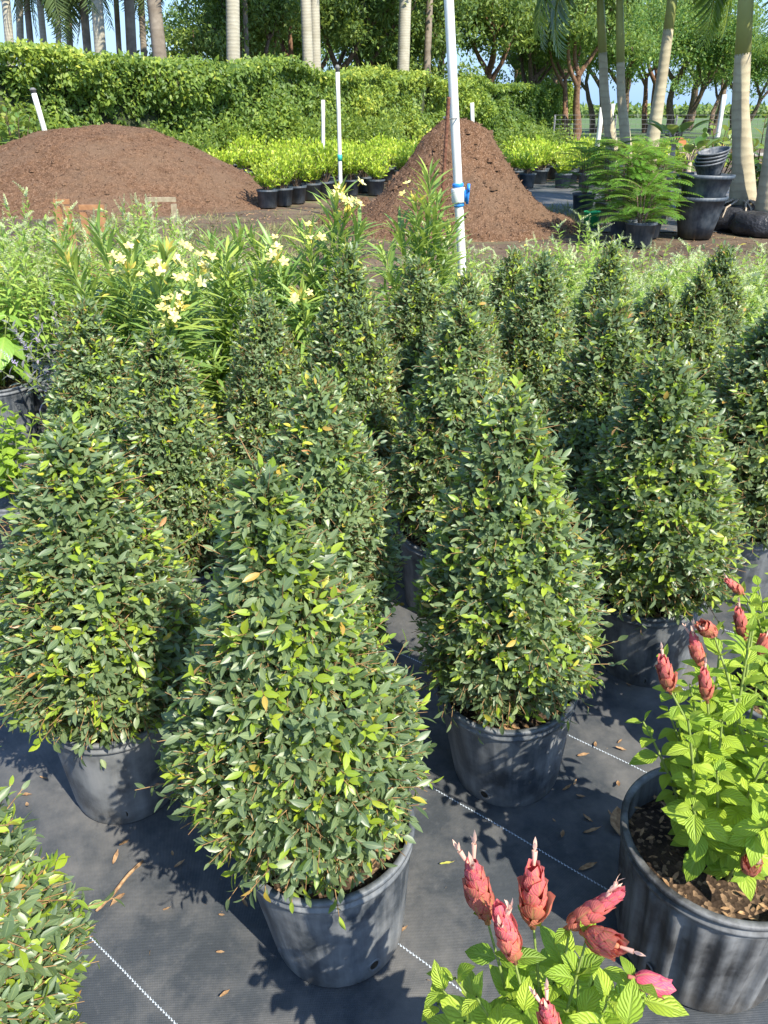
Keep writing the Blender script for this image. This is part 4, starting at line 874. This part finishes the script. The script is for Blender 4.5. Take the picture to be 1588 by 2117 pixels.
def frame(label, xl, xr, yt, yb, d, mat, legs=(1, 1), w_=0.055):
    a, b = P(xl, yt, d), P(xr, yt, d); root = thing('timber_frame', label, 'timber frame', (a.x, d, 0)); W = b.x - a.x
    g = Geo(); g.box((W / 2, 0, a.z), (W + w_, w_ * 0.5, w_ * 0.8)); g.obj('rail', M[mat], root, smooth=False)
    for k, x in enumerate((0, W)):
        if legs[k]: g = Geo(); g.box((x, 0, a.z / 2 - w_ / 4 - 0.01), (w_ * 0.9, w_ * 0.9, a.z - w_ / 2 - 0.012)); g.obj('leg', M[mat], root, smooth=False)
frame('pale timber frame standing on the dirt before the left mulch pile', 307, 358, 412, 470, 8.6, 'wood')
frame('reddish timber frame among the plants at the left', 170, 208, 428, 485, 7.6, 'redwood')
frame('small reddish timber frame at the left, farther back than its twin', 117, 137, 416, 450, 8.6, 'redwood', w_=0.06)

# ------------------------------------------------------------------ lime shrubs in pots, middle distance
def coco_meshes(seed):
    q = rs(seed); g = Geo(); gs = Geo()
    stem_geo(q, g, gs, bouquet(q, 26, 0.66, 0.40, 0.05, z0=0.24, lo=0.62), 0.034, 1, 0.105, L_COCO, R(42), 0.25, 0.004, (0.1, 0.7), 0.35, 0.0, 0.3, decuss=False, upright=0.35)
    return g.mesh('foliage', M['coco']), gs.mesh('stems', M['bark'])
COCO = [coco_meshes(s) for s in (2, 3, 4)]; SP2 = simple_pot(0.20, 0.32, M['pot_blue'])
q = rs(12); cnt = 0
spots = [G(555, 428), G(586, 424), G(614, 419), G(645, 412), G(672, 408), G(700, 402), G(467, 388), G(448, 384), G(413, 362)]
for row in range(9):
    for i in range(26):
        x = -5.4 + i * 0.72 + q.randn() * 0.08 + (row % 2) * 0.3; y = 17.2 + row * 1.0 + q.randn() * 0.1
        if x < -1.9 - (y - 17.2) * 0.42 or y < 17.4 + max(0, min(2.0, (x + 1.0) * 0.45)) or x > 7.5: continue
        pxx = 794 + x * F / (y * cp + 0.9 * sp)
        if 850 < pxx < 1060 and row > 3: continue
        spots.append(Vector((x, y, 0)))
for v in spots:
    r = thing('lime_shrub', 'potted lime green leafy shrub in the block behind the mulch piles', 'potted shrub', (v.x, v.y, 0), q.rand() * 6.28, 'lime green potted shrubs in the middle distance')
    s = 0.9 + 0.3 * q.rand(); f, st = COCO[cnt % 3]; cnt += 1
    part('foliage', f, r).scale = (s, s, s * (0.9 + 0.2 * q.rand())); part('stems', st, r).scale = (s, s, s); part('pot', SP2, r)

# wild shrubs at the foot of the hedge
def mound(seed, n, r, h, LL, tpl, mat, tone=(0.1, 0.8)):
    q = rs(seed); g = Geo(); cl = []
    for i in range(26):
        a = q.rand() * 6.28; rr = r * math.sqrt(q.rand()) * 0.8; cl.append((rr * math.cos(a), rr * math.sin(a), h * (0.25 + 0.6 * q.rand()) * (1 - 0.4 * (rr / r) ** 2)))
    cl = np.array(cl); k = q.randint(0, len(cl), n); p = cl[k] + nrm(q.randn(n, 3)) * (q.rand(n, 1) ** 0.4) * r * 0.38; p[:, 2] = np.maximum(p[:, 2], 0.05)
    g.scatter(tpl, p, nrm(q.randn(n, 3) + [0, 0, 0.1]), nrm(q.randn(n, 3) * 0.7 + [0, 0, 1]), LL * (0.7 + 0.6 * q.rand(n)), np.clip(tone[0] + (tone[1] - tone[0]) * (0.5 * q.rand(n) + 0.5 * (k % 7) / 6), 0, 1))
    gt = Geo()
    for c_ in cl[::2]: gt.tube([(0, 0, 0), tuple(c_ * [0.4, 0.4, 0.6]), tuple(c_)], [0.03, 0.02, 0.01], 5, cap=False)
    return g.mesh('foliage', mat), gt.mesh('branches', M['bark'])
WILD = [mound(1, 4200, 1.3, 1.5, 0.12, L_FAR, M['hedge']), mound(2, 4200, 1.4, 1.3, 0.10, L_ALM, M['tree_light'])]
labs = ['weedy green shrub at the foot of the hedge just right of the left mulch pile', 'weedy shrub behind the blue flowered pots below the hedge', 'grey green scrub below the hedge left of the sprinkler pipe', 'scrub below the hedge right of the sprinkler pipe',
        'scrub at the hedge foot left behind the steep mulch pile', 'scrub at the hedge foot right behind the steep mulch pile', 'scrub behind the lime shrubs toward the gap in the hedge', 'yellowish scrub at the far left edge behind the left mulch pile', 'scrub under the hedge right beside the leaning white pipe at far left']
for (px, d_, s), lb in zip(((370, 21.5, 0.9), (440, 24.5, 1.0), (530, 26.5, 1.1), (760, 28, 1.1), (640, 27, 1.1), (1080, 30, 0.8), (1130, 33, 0.8), (8, 19.6, 1.25), (140, 20.6, 0.9)), labs):
    x = P(px, 300, d_).x; r = thing('scrub_bush', lb, 'bush', (x, d_, 0), d_); v = int(px) % 2
    part('foliage', WILD[v][0], r).scale = (s, s, s); part('branches', WILD[v][1], r).scale = (s, s, s)

# ------------------------------------------------------------------ hedge
HX = [(-330, 18.5, 3.0), (-50, 20.3, 2.9), (200, 22.3, 2.85), (420, 24.8, 2.78), (640, 30, 2.85), (800, 38, 3.0), (1000, 50, 3.0), (1165, 60, 3.0)]
pts = [(P(px, 235, d_).x, d_, h) for px, d_, h in HX]; pts = np.array(pts)
q = rs(70); root = thing('hedge', 'long tall leafy green hedge running from the left edge to behind the steep mulch pile', 'hedge', (pts[0][0], pts[0][1], 0)); o0 = pts[0] * [1, 1, 0]
segL = np.linalg.norm(np.diff(pts[:, :2], axis=0), axis=1); cum = np.concatenate([[0], np.cumsum(segL)])
def hp(s_): return np.stack([np.interp(s_, cum, pts[:, 0]), np.interp(s_, cum, pts[:, 1])], 1), np.interp(s_, cum, pts[:, 2])
def hn(s_):
    a, _ = hp(np.clip(s_ - 0.8, 0, None)); b, _ = hp(np.clip(s_ + 0.8, None, cum[-1])); dv = nrm(b - a); return np.stack([dv[:, 1], -dv[:, 0]], 1)
m = 120000; w0 = q.rand(m); s_ = cum[-1] * (w0 ** 1.35); p2, hh = hp(s_); nn2 = hn(s_)
u = q.rand(m); zz = u ** 0.85 * 1.0
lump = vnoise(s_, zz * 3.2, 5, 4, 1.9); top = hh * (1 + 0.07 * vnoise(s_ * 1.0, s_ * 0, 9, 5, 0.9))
onTop = q.rand(m) < 0.22
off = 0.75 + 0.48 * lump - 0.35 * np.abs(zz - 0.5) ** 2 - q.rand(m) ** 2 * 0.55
z = zz * top; z = np.where(onTop, top - 0.05 + 0.10 * vnoise(s_, s_ * 0 + u * 9, 3, 3, 3.0) + 0.15 * q.rand(m) ** 2, z); off = np.where(onTop, -0.6 + 1.5 * q.rand(m), off)
hol = vnoise(s_ * 1.3, zz * 3.6 + 5, 44, 4, 1.6); off = np.where((hol < -0.55) & ~onTop, off - 0.75, off)
sz = (0.085 + 0.0019 * p2[:, 1]) * (0.6 + 0.8 * q.rand(m))
pos = np.stack([p2[:, 0] + nn2[:, 0] * off, p2[:, 1] + nn2[:, 1] * off, z], 1) - o0
Zd = np.stack([nn2[:, 0], nn2[:, 1], np.full(m, 0.9)], 1) + q.randn(m, 3) * 0.6
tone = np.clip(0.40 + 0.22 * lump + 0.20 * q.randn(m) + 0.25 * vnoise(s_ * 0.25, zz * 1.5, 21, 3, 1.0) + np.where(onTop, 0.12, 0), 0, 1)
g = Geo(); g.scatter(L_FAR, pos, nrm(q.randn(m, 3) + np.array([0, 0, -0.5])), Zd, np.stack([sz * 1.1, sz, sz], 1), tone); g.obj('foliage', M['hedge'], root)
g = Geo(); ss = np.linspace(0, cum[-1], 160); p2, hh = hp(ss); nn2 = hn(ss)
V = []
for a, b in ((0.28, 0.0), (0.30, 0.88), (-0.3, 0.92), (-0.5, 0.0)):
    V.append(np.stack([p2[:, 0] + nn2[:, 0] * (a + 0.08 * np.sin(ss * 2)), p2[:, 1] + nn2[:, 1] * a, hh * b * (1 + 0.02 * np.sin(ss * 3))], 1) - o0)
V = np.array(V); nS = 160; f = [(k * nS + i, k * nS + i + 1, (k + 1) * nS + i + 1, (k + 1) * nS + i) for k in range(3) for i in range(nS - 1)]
g.add(V, f); g.obj('shade_core', plain('dark_inner_shade', (0.015, 0.022, 0.01), (0.05, 0.06, 0.025), 4, 0.95, 0.5, 0.05), root)  # solid backing core, dark colour stands in for shade inside the hedge

# ------------------------------------------------------------------ trees and palms behind
def tree_meshes(seed, H, spread, n, LL, zlo, mat, bark, forks=3, pinnate=False):
    q = rs(seed); gt = Geo(); ends = []
    def limb(p, d_, L, r, lev):
        n_ = 6; pts_ = [p]; dd_ = d_
        for i in range(n_):
            dd_ = nrm(dd_ + q.randn(3) * 0.13 + [0, 0, 0.06]); pts_.append(pts_[-1] + dd_ * L / n_)
        gt.tube(pts_, np.linspace(r, r * 0.5, n_ + 1), 9 if lev == 0 else 6, cap=False)
        if lev >= 2: ends.append(pts_[-1]); ends.append(pts_[3]); return
        for k in range(forks + (lev > 0)):
            a = k * 2 * math.pi / (forks + 0.3) + q.rand(); s2 = 0.75 if lev == 0 else 0.9
            limb(pts_[-1] if k < 2 else pts_[-2], nrm(dd_ * 0.75 + np.array([math.cos(a) * s2, math.sin(a) * s2, 0.25])), L * (0.78 - 0.12 * lev), r * 0.52, lev + 1)
    for k in range(forks - 1):
        a = k * 2.6 + q.rand(); limb(np.array([0.25 * math.cos(a), 0.25 * math.sin(a), 0.0]), nrm(np.array([math.cos(a) * 0.28, math.sin(a) * 0.28, 1])), H * 0.38, 0.22 if k else 0.28, 0)
    ends = np.array(ends); extra = []
    for _ in range(len(ends)):
        e = ends[q.randint(len(ends))]; extra.append(e + q.randn(3) * [spread * 0.22, spread * 0.22, 0.9])
    cl = np.concatenate([ends, extra]); cl[:, 2] = np.maximum(cl[:, 2], zlo); g = Geo()
    k = q.randint(0, len(cl), n); p = cl[k] + nrm(q.randn(n, 3)) * q.rand(n, 1) ** 0.5 * [1.15, 1.15, 0.75] * (0.6 + 0.5 * (k % 5) / 4)[:, None]
    g.scatter(L_FAR, p, nrm(q.randn(n, 3) + [0, 0, -0.4]), nrm(q.randn(n, 3) * 0.7 + [0, 0, 1]), LL * (0.7 + 0.6 * q.rand(n)), np.clip(0.3 * ((k % 9) / 8) + 0.65 * q.rand(n), 0, 1))
    return g.mesh('crown', mat), gt.mesh('trunk', bark)
TREES = [tree_meshes(1, 9, 5, 15000, 0.22, 2.8, M['tree'], M['redbark']), tree_meshes(2, 8.5, 5, 14000, 0.21, 3.2, M['tree'], M['bark']), tree_meshes(3, 8, 5, 15000, 0.19, 1.6, M['tree_light'], M['bark'])]
TL = [(535, 40, 1, 0.9, 'dark leafy tree behind the hedge just right of the thick pale trunk'), (590, 44, 0, 1.05, 'dark leafy tree behind the hedge between the pale trunk and the paired pale trunks'),
      (700, 46, 1, 1.1, 'dark leafy tree just right of the paired pale palm trunks'), (790, 50, 0, 1.1, 'red barked tree rising over the hedge left of the pale trunk at centre'), (905, 52, 1, 1.15, 'dark tree directly behind the white pipe'),
      (1000, 55, 0, 1.15, 'dark leafy tree right of the white pipe over the hedge end'), (1090, 58, 1, 1.1, 'shady tree above the right end of the hedge'), (1185, 55, 0, 1.1, 'forked red barked tree standing clear of the hedge end'),
      (1300, 62, 2, 1.15, 'light green tree behind the twin palm trunks'), (1400, 66, 2, 1.25, 'light green tree behind the curved palm trunk'), (1475, 74, 2, 1.15, 'light green tree thinning out toward the right sky gap'), (635, 60, 2, 1.3, 'paler tree far behind the paired pale palm trunks'),
      (860, 68, 2, 1.4, 'paler tree far behind the pale trunk at centre'), (560, 54, 0, 1.0, 'far dark tree right of the thick pale palm trunk left of centre'), (1235, 80, 1, 1.4, 'far dark tree seen through the gap between the palms'), (600, 66, 1, 1.4, 'far tree behind the dark trees left of centre'), (1060, 82, 0, 1.6, 'far tree behind the hedge end'), (745, 84, 1, 1.7, 'farthest dark tree in the centre'), (1345, 78, 0, 1.4, 'dark tree behind the light green ones, right of the twin palms'), (1430, 90, 1, 1.5, 'far dark tree behind the light trees at right'), (1530, 62, 2, 0.95, 'light green tree behind the rightmost palm trunk'), (1150, 68, 1, 1.3, 'dark tree behind the forked red barked one')]
for i, (px, d_, v, s, lb) in enumerate(TL):
    x = P(px, 235, d_).x; r = thing('shade_tree', lb, 'tree', (x, d_, 0), i * 1.7); part('crown', TREES[v][0], r).scale = (s, s, s); part('trunk', TREES[v][1], r).scale = (s, s, s)
def frond_mesh(L, droop, n, LLf, mat, rise=0.6, name='frond'):
    q = rs(int(L * 100)); g = Geo(); t = np.linspace(0, 1, 14)
    c = np.stack([0 * t, L * t * (1 - 0.22 * t), L * (rise * t - droop * t ** 2)], 1); g.tube(c, np.linspace(0.035, 0.006, 14), 5, 0, cap=False, tone=0.9)
    f = np.linspace(0.12, 0.99, n); pos = np.stack([0 * f, L * f * (1 - 0.22 * f), L * (rise * f - droop * f ** 2)], 1)
    T = nrm(np.stack([0 * f, 1 - 0.44 * f, rise - 2 * droop * f], 1)); U = np.cross(T, [1, 0, 0]) * -1
    U = np.where(U[:, 2:3] < 0, -U, U)
    for sgn in (-1, 1):
        S = np.array([sgn, 0, 0]); Y = T * 0.55 + S * 0.9 + U * 0.28 - np.array([0, 0, 0.30]) + q.randn(n, 3) * 0.07
        s = LLf * np.sin(np.pi * (0.12 + 0.83 * f)) ** 0.6 * (0.9 + 0.2 * q.rand(n)); g.scatter(leaf(0.095, 5, 0.4, 0.32, 0.4), pos, Y, U - S * 0.4, np.stack([s * 1.1, s, s], 1), q.rand(n) * 0.8 + 0.2 * (f > 0.8))
    return g.mesh(name, mat)
FR_AD = frond_mesh(1.9, 0.95, 46, 0.62, M['frond'], 0.55); FR_RO = frond_mesh(3.6, 0.9, 50, 0.9, M['fan'], 0.5); FR_SA = frond_mesh(1.9, 1.5, 40, 0.8, M['fan'], 0.3)
def palm(label, pts_, radii, bark, fr, nf, topz, seed, shaft=None, name='palm_tree', start=0.0, tilts=(0.9, -0.5), extra=()):
    p0 = Vector(pts_[0]); root = thing(name, label, 'palm tree', (p0.x, p0.y, 0)); g = Geo(); cc_ = np.array([list(Vector(p) - Vector((p0.x, p0.y, 0))) for p in pts_]); k = np.linspace(0, len(cc_) - 1, 26); c2 = np.stack([np.interp(k, range(len(cc_)), cc_[:, i]) for i in range(3)], 1)
    for _ in range(3): c2[1:-1] = (c2[:-2] + c2[1:-1] * 2 + c2[2:]) / 4
    r2 = np.interp(k, range(len(cc_)), radii); g.tube(c2, r2, 18); g.obj('trunk', bark, root); top = Vector(c2[-1])
    if shaft:
        g = Geo(); dv = Vector(nrm(c2[-1] - c2[-3])); g.tube([tuple(top - dv * 0.02), tuple(top + dv * shaft * 0.3), tuple(top + dv * shaft)], [radii[-1] * 1.0, radii[-1] * 0.96, radii[-1] * 0.5], 16); g.obj('crownshaft', M['shaft'], root); top = top + dv * shaft * 0.92
    q = rs(seed)
    for i in range(nf):
        o = part('frond', fr, root); o.location = top; o.rotation_euler = (tilts[0] * (i / nf) + tilts[1], 0.1 * q.randn(), i * 2.4 + start)
    for rz_, tl_ in extra:
        o = part('frond', fr, root); o.location = top; o.rotation_euler = (tl_, 0, rz_)
    return root
def vtrunk(px0, px1, d_, top=9.0):
    a = P(px0, 160, d_); b = P(px1, 0, d_); dv = (b - a); f0 = -a.z / dv.z; f1 = (top - a.z) / dv.z
    return [a + dv * f0, a + dv * (f0 + (f1 - f0) * 0.33), a + dv * (f0 + (f1 - f0) * 0.66), a + dv * f1]
for px0, px1, w_, d_, bark, fr, tp_, lb in ((26, 12, 16, 29, 'royal', FR_RO, 9, 'pale palm trunk nearest the left edge behind the hedge'), (44, 40, 13, 31, 'royal', FR_RO, 9, 'slim pale palm trunk second from the left edge'),
        (98, 82, 12, 33, 'royal', FR_RO, 9, 'slim leaning pale palm trunk among green fronds at left'), (124, 118, 10, 30, 'royal', FR_SA, 6.4, 'short slender palm with hanging green fronds at left'), (186, 172, 15, 30, 'sabal', FR_SA, 8.4, 'dark palm trunk with drooping fronds by the sky gap'),
        (212, 200, 21, 29, 'royal', FR_RO, 10, 'pale palm trunk leaning left beside the sky gap'), (275, 267, 19, 30, 'sabal', FR_SA, 8.6, 'ringed brown palm trunk right of the sky gap'), (335, 318, 26, 28, 'sabal', FR_SA, 8.0, 'thick brown palm trunk with hanging dark fronds'),
        (483, 481, 25, 29.5, 'royal', FR_RO, 10, 'thick smooth pale palm trunk left of centre'), (638, 632, 20, 34, 'royal', FR_RO, 10, 'left trunk of the paired pale palms'), (654, 650, 19, 37, 'royal', FR_RO, 10, 'right trunk of the paired pale palms'),
        (833, 838, 23, 43, 'royal', FR_RO, 10, 'pale palm trunk near the centre, left of the white pipe'), (882, 888, 14, 47, 'sabal', FR_RO, 9, 'dark slim trunk between the centre palm and the white pipe'), (300, 292, 12, 36, 'sabal', FR_SA, 7.6, 'thin dark palm behind the thick brown trunk'), (512, 506, 9, 38, 'sabal', FR_RO, 9, 'thin grey trunk right of the thick pale palm'), (250, 240, 10, 37, 'sabal', FR_SA, 8.6, 'far palm with dark fronds hanging into the sky gap'),
        (70, 55, 12, 36, 'sabal', FR_SA, 7.8, 'dark fronded palm between the two leftmost pale trunks'), (148, 140, 12, 34, 'sabal', FR_SA, 7.6, 'palm with yellow green hanging fronds left of the sky gap')):
    rr = w_ / F * (d_ * cp + 0.5) / 2; palm(lb, vtrunk(px0, px1, d_, tp_), [rr * 1.2, rr * 1.05, rr, rr * 0.9], M[bark], fr, 13 if fr is FR_SA else 11, 9, int(px0), 0.0 if fr is FR_SA else 1.2, start=px0 * 0.7)
def adon(label, pix, d_, rad, seed, start, shaftlen, extra=()):
    pts_ = [P(x, y, d_) for x, y in pix]; lo_ = pts_[0].copy(); lo_.z = 0; lo_.x += (pts_[0].x - pts_[1].x) * 0.3
    return palm(label, [lo_] + pts_, rad, M['adonidia'], FR_AD, 8, 5, seed, shaftlen, start=start, tilts=(0.7, 0.15), extra=extra)
adon('left one of the twin curved palm trunks at right with a drooping feathery frond', [(1266, 300), (1250, 200), (1246, 108)], 17, [0.165, 0.12, 0.088, 0.08], 3, 2.45, 1.7, ((1.25, -0.55), (1.75, -0.42), (1.0, -0.75)))
adon('right one of the twin palm trunks, pale ringed and slightly straighter', [(1296, 308), (1284, 200), (1283, 128)], 16.6, [0.155, 0.108, 0.08, 0.075], 5, 0.5, 1.9)
adon('curved palm trunk leaning right beside the twin palms', [(1347, 300), (1366, 180), (1382, 60)], 16, [0.175, 0.135, 0.10, 0.09], 7, 1.0, 1.35, ((-1.3, -0.6), (-1.75, -0.5)))

# rightmost palm on a black wrapped root ball
b0 = G(1535, 402, 0); d_ = 12.8; pts_ = [P(1538, 408, d_), P(1536, 330, d_), P(1530, 220, d_), P(1536, 110, d_)]
r = palm('rightmost stout palm trunk swelling at its base above a mat of pale roots', [Vector((pts_[0].x, d_, 0.35))] + pts_[1:], [0.21, 0.15, 0.12, 0.11], M['adonidia'], FR_AD, 8, 5, 8, 1.9, start=0.3, tilts=(0.7, 0.1), extra=((-1.5, -0.7),))
g = Geo(); g.lathe([(0.01, 0.0), (0.55, 0.0), (0.60, 0.08), (0.57, 0.30), (0.50, 0.34), (0.01, 0.36)], 48, wob=lambda th, z: 1 + 0.04 * np.sin(th * 9 + z * 20) + 0.03 * np.sin(th * 17)); g.obj('root_bag', M['bag'], r)
g = Geo(); q = rs(4)
for k in range(46):
    a = q.rand() * 6.28; r1 = 0.14 + 0.1 * q.rand(); r2 = 0.52 + 0.05 * q.rand(); a2 = a + q.randn() * 0.25; zb = 0.06 + 0.2 * q.rand()
    g.tube([(r1 * math.cos(a), r1 * math.sin(a), 0.42), ((r1 + r2) / 2 * math.cos(a2), (r1 + r2) / 2 * math.sin(a2), 0.385), (r2 * 1.05 * math.cos(a2), r2 * 1.05 * math.sin(a2), 0.34), (r2 * 1.18 * math.cos(a2), r2 * 1.18 * math.sin(a2), zb)], [0.02, 0.016, 0.014, 0.008], 6, cap=False)
g.obj('roots', M['root'], r)
d_ = 12.2; r = palm('palm cut by the right edge, its bulbous foot on roots', [Vector((P(1600, 400, d_).x, d_, 0.3)), P(1600, 330, d_), P(1612, 200, d_), P(1620, 90, d_)], [0.22, 0.15, 0.12, 0.11], M['adonidia'], FR_AD, 8, 5, 11, 2.1, start=2.0, tilts=(0.7, 0.1))
g = Geo(); g.lathe([(0.01, 0.0), (0.5, 0.0), (0.54, 0.08), (0.5, 0.28), (0.42, 0.31), (0.01, 0.33)], 40, wob=lambda th, z: 1 + 0.04 * np.sin(th * 8 + z * 20)); g.obj('root_bag', M['bag'], r)

# ------------------------------------------------------------------ right middle: feathery shrubs, tubs, bucket, sea grape, fan plant, fence
FERN = frond_mesh(0.62, 0.55, 26, 0.16, M['fern'], 0.75, 'frond')
def fern_shrub(label, px, d_, H, n, seed, s0=1.0):
    q = rs(seed); x = P(px, 400, d_).x; r = thing('feathery_shrub', label, 'shrub', (x, d_, 0)); g = Geo(); gs = Geo(); tpl = leaf(0.20, 2, 0.3, 0.2, 0.4)
    for i in range(n):
        z = 0.25 + (H - 0.30) * q.rand() ** 0.8; a = q.rand() * 6.28; u = 0.14 * (1 - z / H) + 0.05; p0 = np.array([u * math.cos(a), u * math.sin(a), z]); L = (0.38 + 0.26 * q.rand()) * s0
        D0 = np.array([math.cos(a), math.sin(a), 0.45 + 0.55 * q.rand() * z / H]); D0 /= np.linalg.norm(D0); m = 15; t = np.linspace(0.12, 1, m)
        c = p0 + D0 * (L * t)[:, None] - np.array([0, 0, 1]) * (L * 0.42 * t ** 2)[:, None]; T = nrm(np.gradient(c, axis=0)); S = nrm(np.cross(T, [0, 0, 1.0])); U = np.cross(S, T)
        gs.tube([tuple(p0), tuple(c[5]), tuple(c[-1])], [0.004, 0.003, 0.001], 4, cap=False)
        w_ = 0.115 * np.sin(np.pi * (0.1 + 0.85 * t)) * s0
        for sg in (-1, 1):
            # each side shoot carries little leaflets of its own
            for k in range(5):
                kk = (k + 0.5) / 5; pp = c + S * (sg * w_ * kk)[:, None] + T * (0.35 * w_ * kk)[:, None] - U * (0.1 * w_ * kk)[:, None]
                for s2 in (-1, 1): g.scatter(tpl, pp, T * 0.8 * s2 + S * sg * 0.7, U + q.randn(m, 3) * 0.25, np.full(m, 0.042) * (1.1 - 0.4 * kk), np.clip(0.15 + 0.75 * z / H * q.rand() + 0.25 * q.rand(m), 0, 1))
    for k in range(5):
        a = k * 1.3; gs.tube([(0.03 * math.cos(a), 0.03 * math.sin(a), 0.25), (0.08 * math.cos(a), 0.08 * math.sin(a), H * 0.6), (0.14 * math.cos(a), 0.14 * math.sin(a), H * 0.9)], [0.012, 0.009, 0.004], 6, cap=False)
    g.obj('foliage', M['fern'], r); gs.obj('stems', M['bark'], r); part('pot', SP2, r)
fern_shrub('feathery green shrub just right of the green bucket', 1258, 13.7, 1.20, 75, 3)
fern_shrub('tallest feathery green shrub in the middle of its clump', 1300, 11.5, 1.22, 80, 4)
fern_shrub('feathery green shrub touching the stacked tubs', 1350, 11.8, 1.10, 75, 5)
fern_shrub('feathery green shrub at the back of its clump', 1340, 12.3, 1.25, 60, 6)
fern_shrub('feathery green shrub farthest left and back, behind the green bucket', 1208, 15.0, 1.15, 55, 8)
fern_shrub('low feathery green shrub at the front of its clump', 1335, 10.9, 0.85, 45, 7)
def tub(label, x, y, z, r, h, tilt=(0, 0), mat='pot_blue', name='nursery_tub'):
    g = Geo(); b = r * 0.66
    prof = [(0.002, 0.01), (b * 0.95, 0.01), (b, 0.0), (b + (r - b) * 0.32, h * 0.32), (b + (r - b) * 0.34, h * 0.325), (b + (r - b) * 0.60, h * 0.60), (b + (r - b) * 0.62, h * 0.605), (r * 0.97, h * 0.90), (r * 1.04, h * 0.905), (r * 1.06, h), (r * 0.98, h), (r * 0.94, h * 0.88), (b * 0.9, 0.03), (0.002, 0.03)]
    g.lathe(prof, 48); root = g.obj(name, M[mat]); root.location = (x, y, z); root.rotation_euler = (tilt[0], tilt[1], 0); return tag(root, label, 'tub' if name == 'nursery_tub' else 'pot')
t0 = G(1440, 492, 0)
tub('lower large blue black tub of the nested stack at right', t0.x, t0.y + 0.1, 0, 0.345, 0.56)
tub('upper large blue black tub nested in the lower one', t0.x + 0.02, t0.y + 0.1, 0.285, 0.352, 0.56, (0.0, 0.02))
for k, lb in enumerate(('lowest of the tilted small black pots on top of the tubs', 'second of the tilted small black pots on top of the tubs', 'third of the tilted small black pots on top of the tubs', 'topmost tilted small black pot on the tubs')):
    tub(lb, t0.x + 0.05 + 0.012 * k, t0.y + 0.05, 0.78 + 0.045 * k, 0.20, 0.24, (0.10, -0.22), 'pot', 'small_nursery_pot')
bk = G(1221, 468, 0); g = Geo(); g.lathe([(0.002, 0.0), (0.105, 0.0), (0.125, 0.21), (0.132, 0.212), (0.132, 0.23), (0.12, 0.23), (0.10, 0.02), (0.002, 0.02)], 32); o = g.obj('green_bucket', M['greenpot']); o.location = bk; tag(o, 'bright green plastic bucket beside the feathery shrubs', 'bucket')
g = Geo(); a_ = G(1495, 474, 0); b_ = G(1600, 478, 0); g.tube([tuple(a_ - a_ + Vector((0, 0, 0))), tuple(b_ - a_)], 0.035, 10); o = g.obj('loose_pipe', M['pvc']); o.location = a_ + Vector((0, 0, 0.036)); tag(o, 'white pipe lying on the dirt at the right edge', 'pipe')
def grape(label, px, d_, H, n, seed):
    q = rs(seed); r = thing('round_leaved_shrub', label, 'shrub', (P(px, 300, d_).x, d_, 0)); g = Geo(); gs = Geo(); stem_geo(q, g, gs, bouquet(q, n, H, 0.55, 0.06, z0=0.2, lo=0.6), 0.10, 1, 0.19, L_ROUND, R(70), 0.25, 0.010, (0, 0.9), 0.1, 0.1, 0.4, decuss=False)
    g.obj('foliage', M['grape'], r); gs.obj('stems', M['bark'], r); part('pot', SP2, r)
grape('shrub with round leathery leaves left of the rightmost palm trunk', 1490, 14.6, 1.35, 14, 3); grape('shrub with round leathery leaves right of the rightmost palm trunk', 1578, 14.2, 1.45, 16, 4); grape('low round leaved shrub behind the tubs', 1450, 15.5, 1.1, 10, 5)
grape('large leaved yellowish shrub beside the leaning pipe at far left', 30, 17.6, 1.75, 16, 6)
for (px, d_, H, lb, sd) in ((1393, 13.5, 1.55, 'young plant with upright paddle leaves and pale stems right of the curved palm', 2), (1432, 14.2, 1.2, 'smaller paddle leaved plant behind the tubs', 4)):
    q = rs(sd); x = P(px, 300, d_).x; r = thing('paddle_leaf_plant', lb, 'plant', (x, d_, 0)); g = Geo(); gs = Geo()
    gs.tube([(0, 0, 0), (0.02, 0, H * 0.4), (0.0, 0, H * 0.72)], [0.06, 0.05, 0.035], 8)
    for k in range(8):
        a = k * 2.4; e = np.array([0.22 * math.cos(a), 0.22 * math.sin(a), H * (0.82 + 0.1 * q.rand())]); gs.tube([(0, 0, H * 0.7), tuple(e * [0.5, 0.5, 1]), tuple(e)], [0.014, 0.01, 0.008], 5, cap=False)
        g.scatter(leaf(0.5, 6, 0.25, 0.35, 0.5), [e], [[math.cos(a) * 0.8, math.sin(a) * 0.8, 0.75]], [[-math.cos(a) * 0.5, -math.sin(a) * 0.5, 1]], np.array([0.36]), q.rand())
    g.obj('foliage', M['grape'], r); gs.obj('stems', M['root'], r)
# wire fence across the gap
root = thing('wire_fence', 'wire mesh fence with dark posts along the green field at right', 'fence', (P(1145, 270, 34).x, 34, 0)); xs = np.arange(0, 22, 2.4)
for x in xs: g = Geo(); g.tube([(x, 0, -0.02), (x, 0, 1.55)], 0.035, 8); g.obj('post', M['wire'], root)
g = Geo()
for z in np.arange(0.1, 1.55, 0.16): g.tube([(0, -0.04, z), (10, -0.04, z), (20, -0.04, z)], 0.006, 4, cap=False)
for x in np.arange(0, 20, 0.2): g.tube([(x, -0.045, 0.1), (x, -0.045, 1.5)], 0.004, 4, cap=False)
g.obj('mesh', M['wire'], root)
for (px, d_) in ((820, 36), (1000, 40)): pass
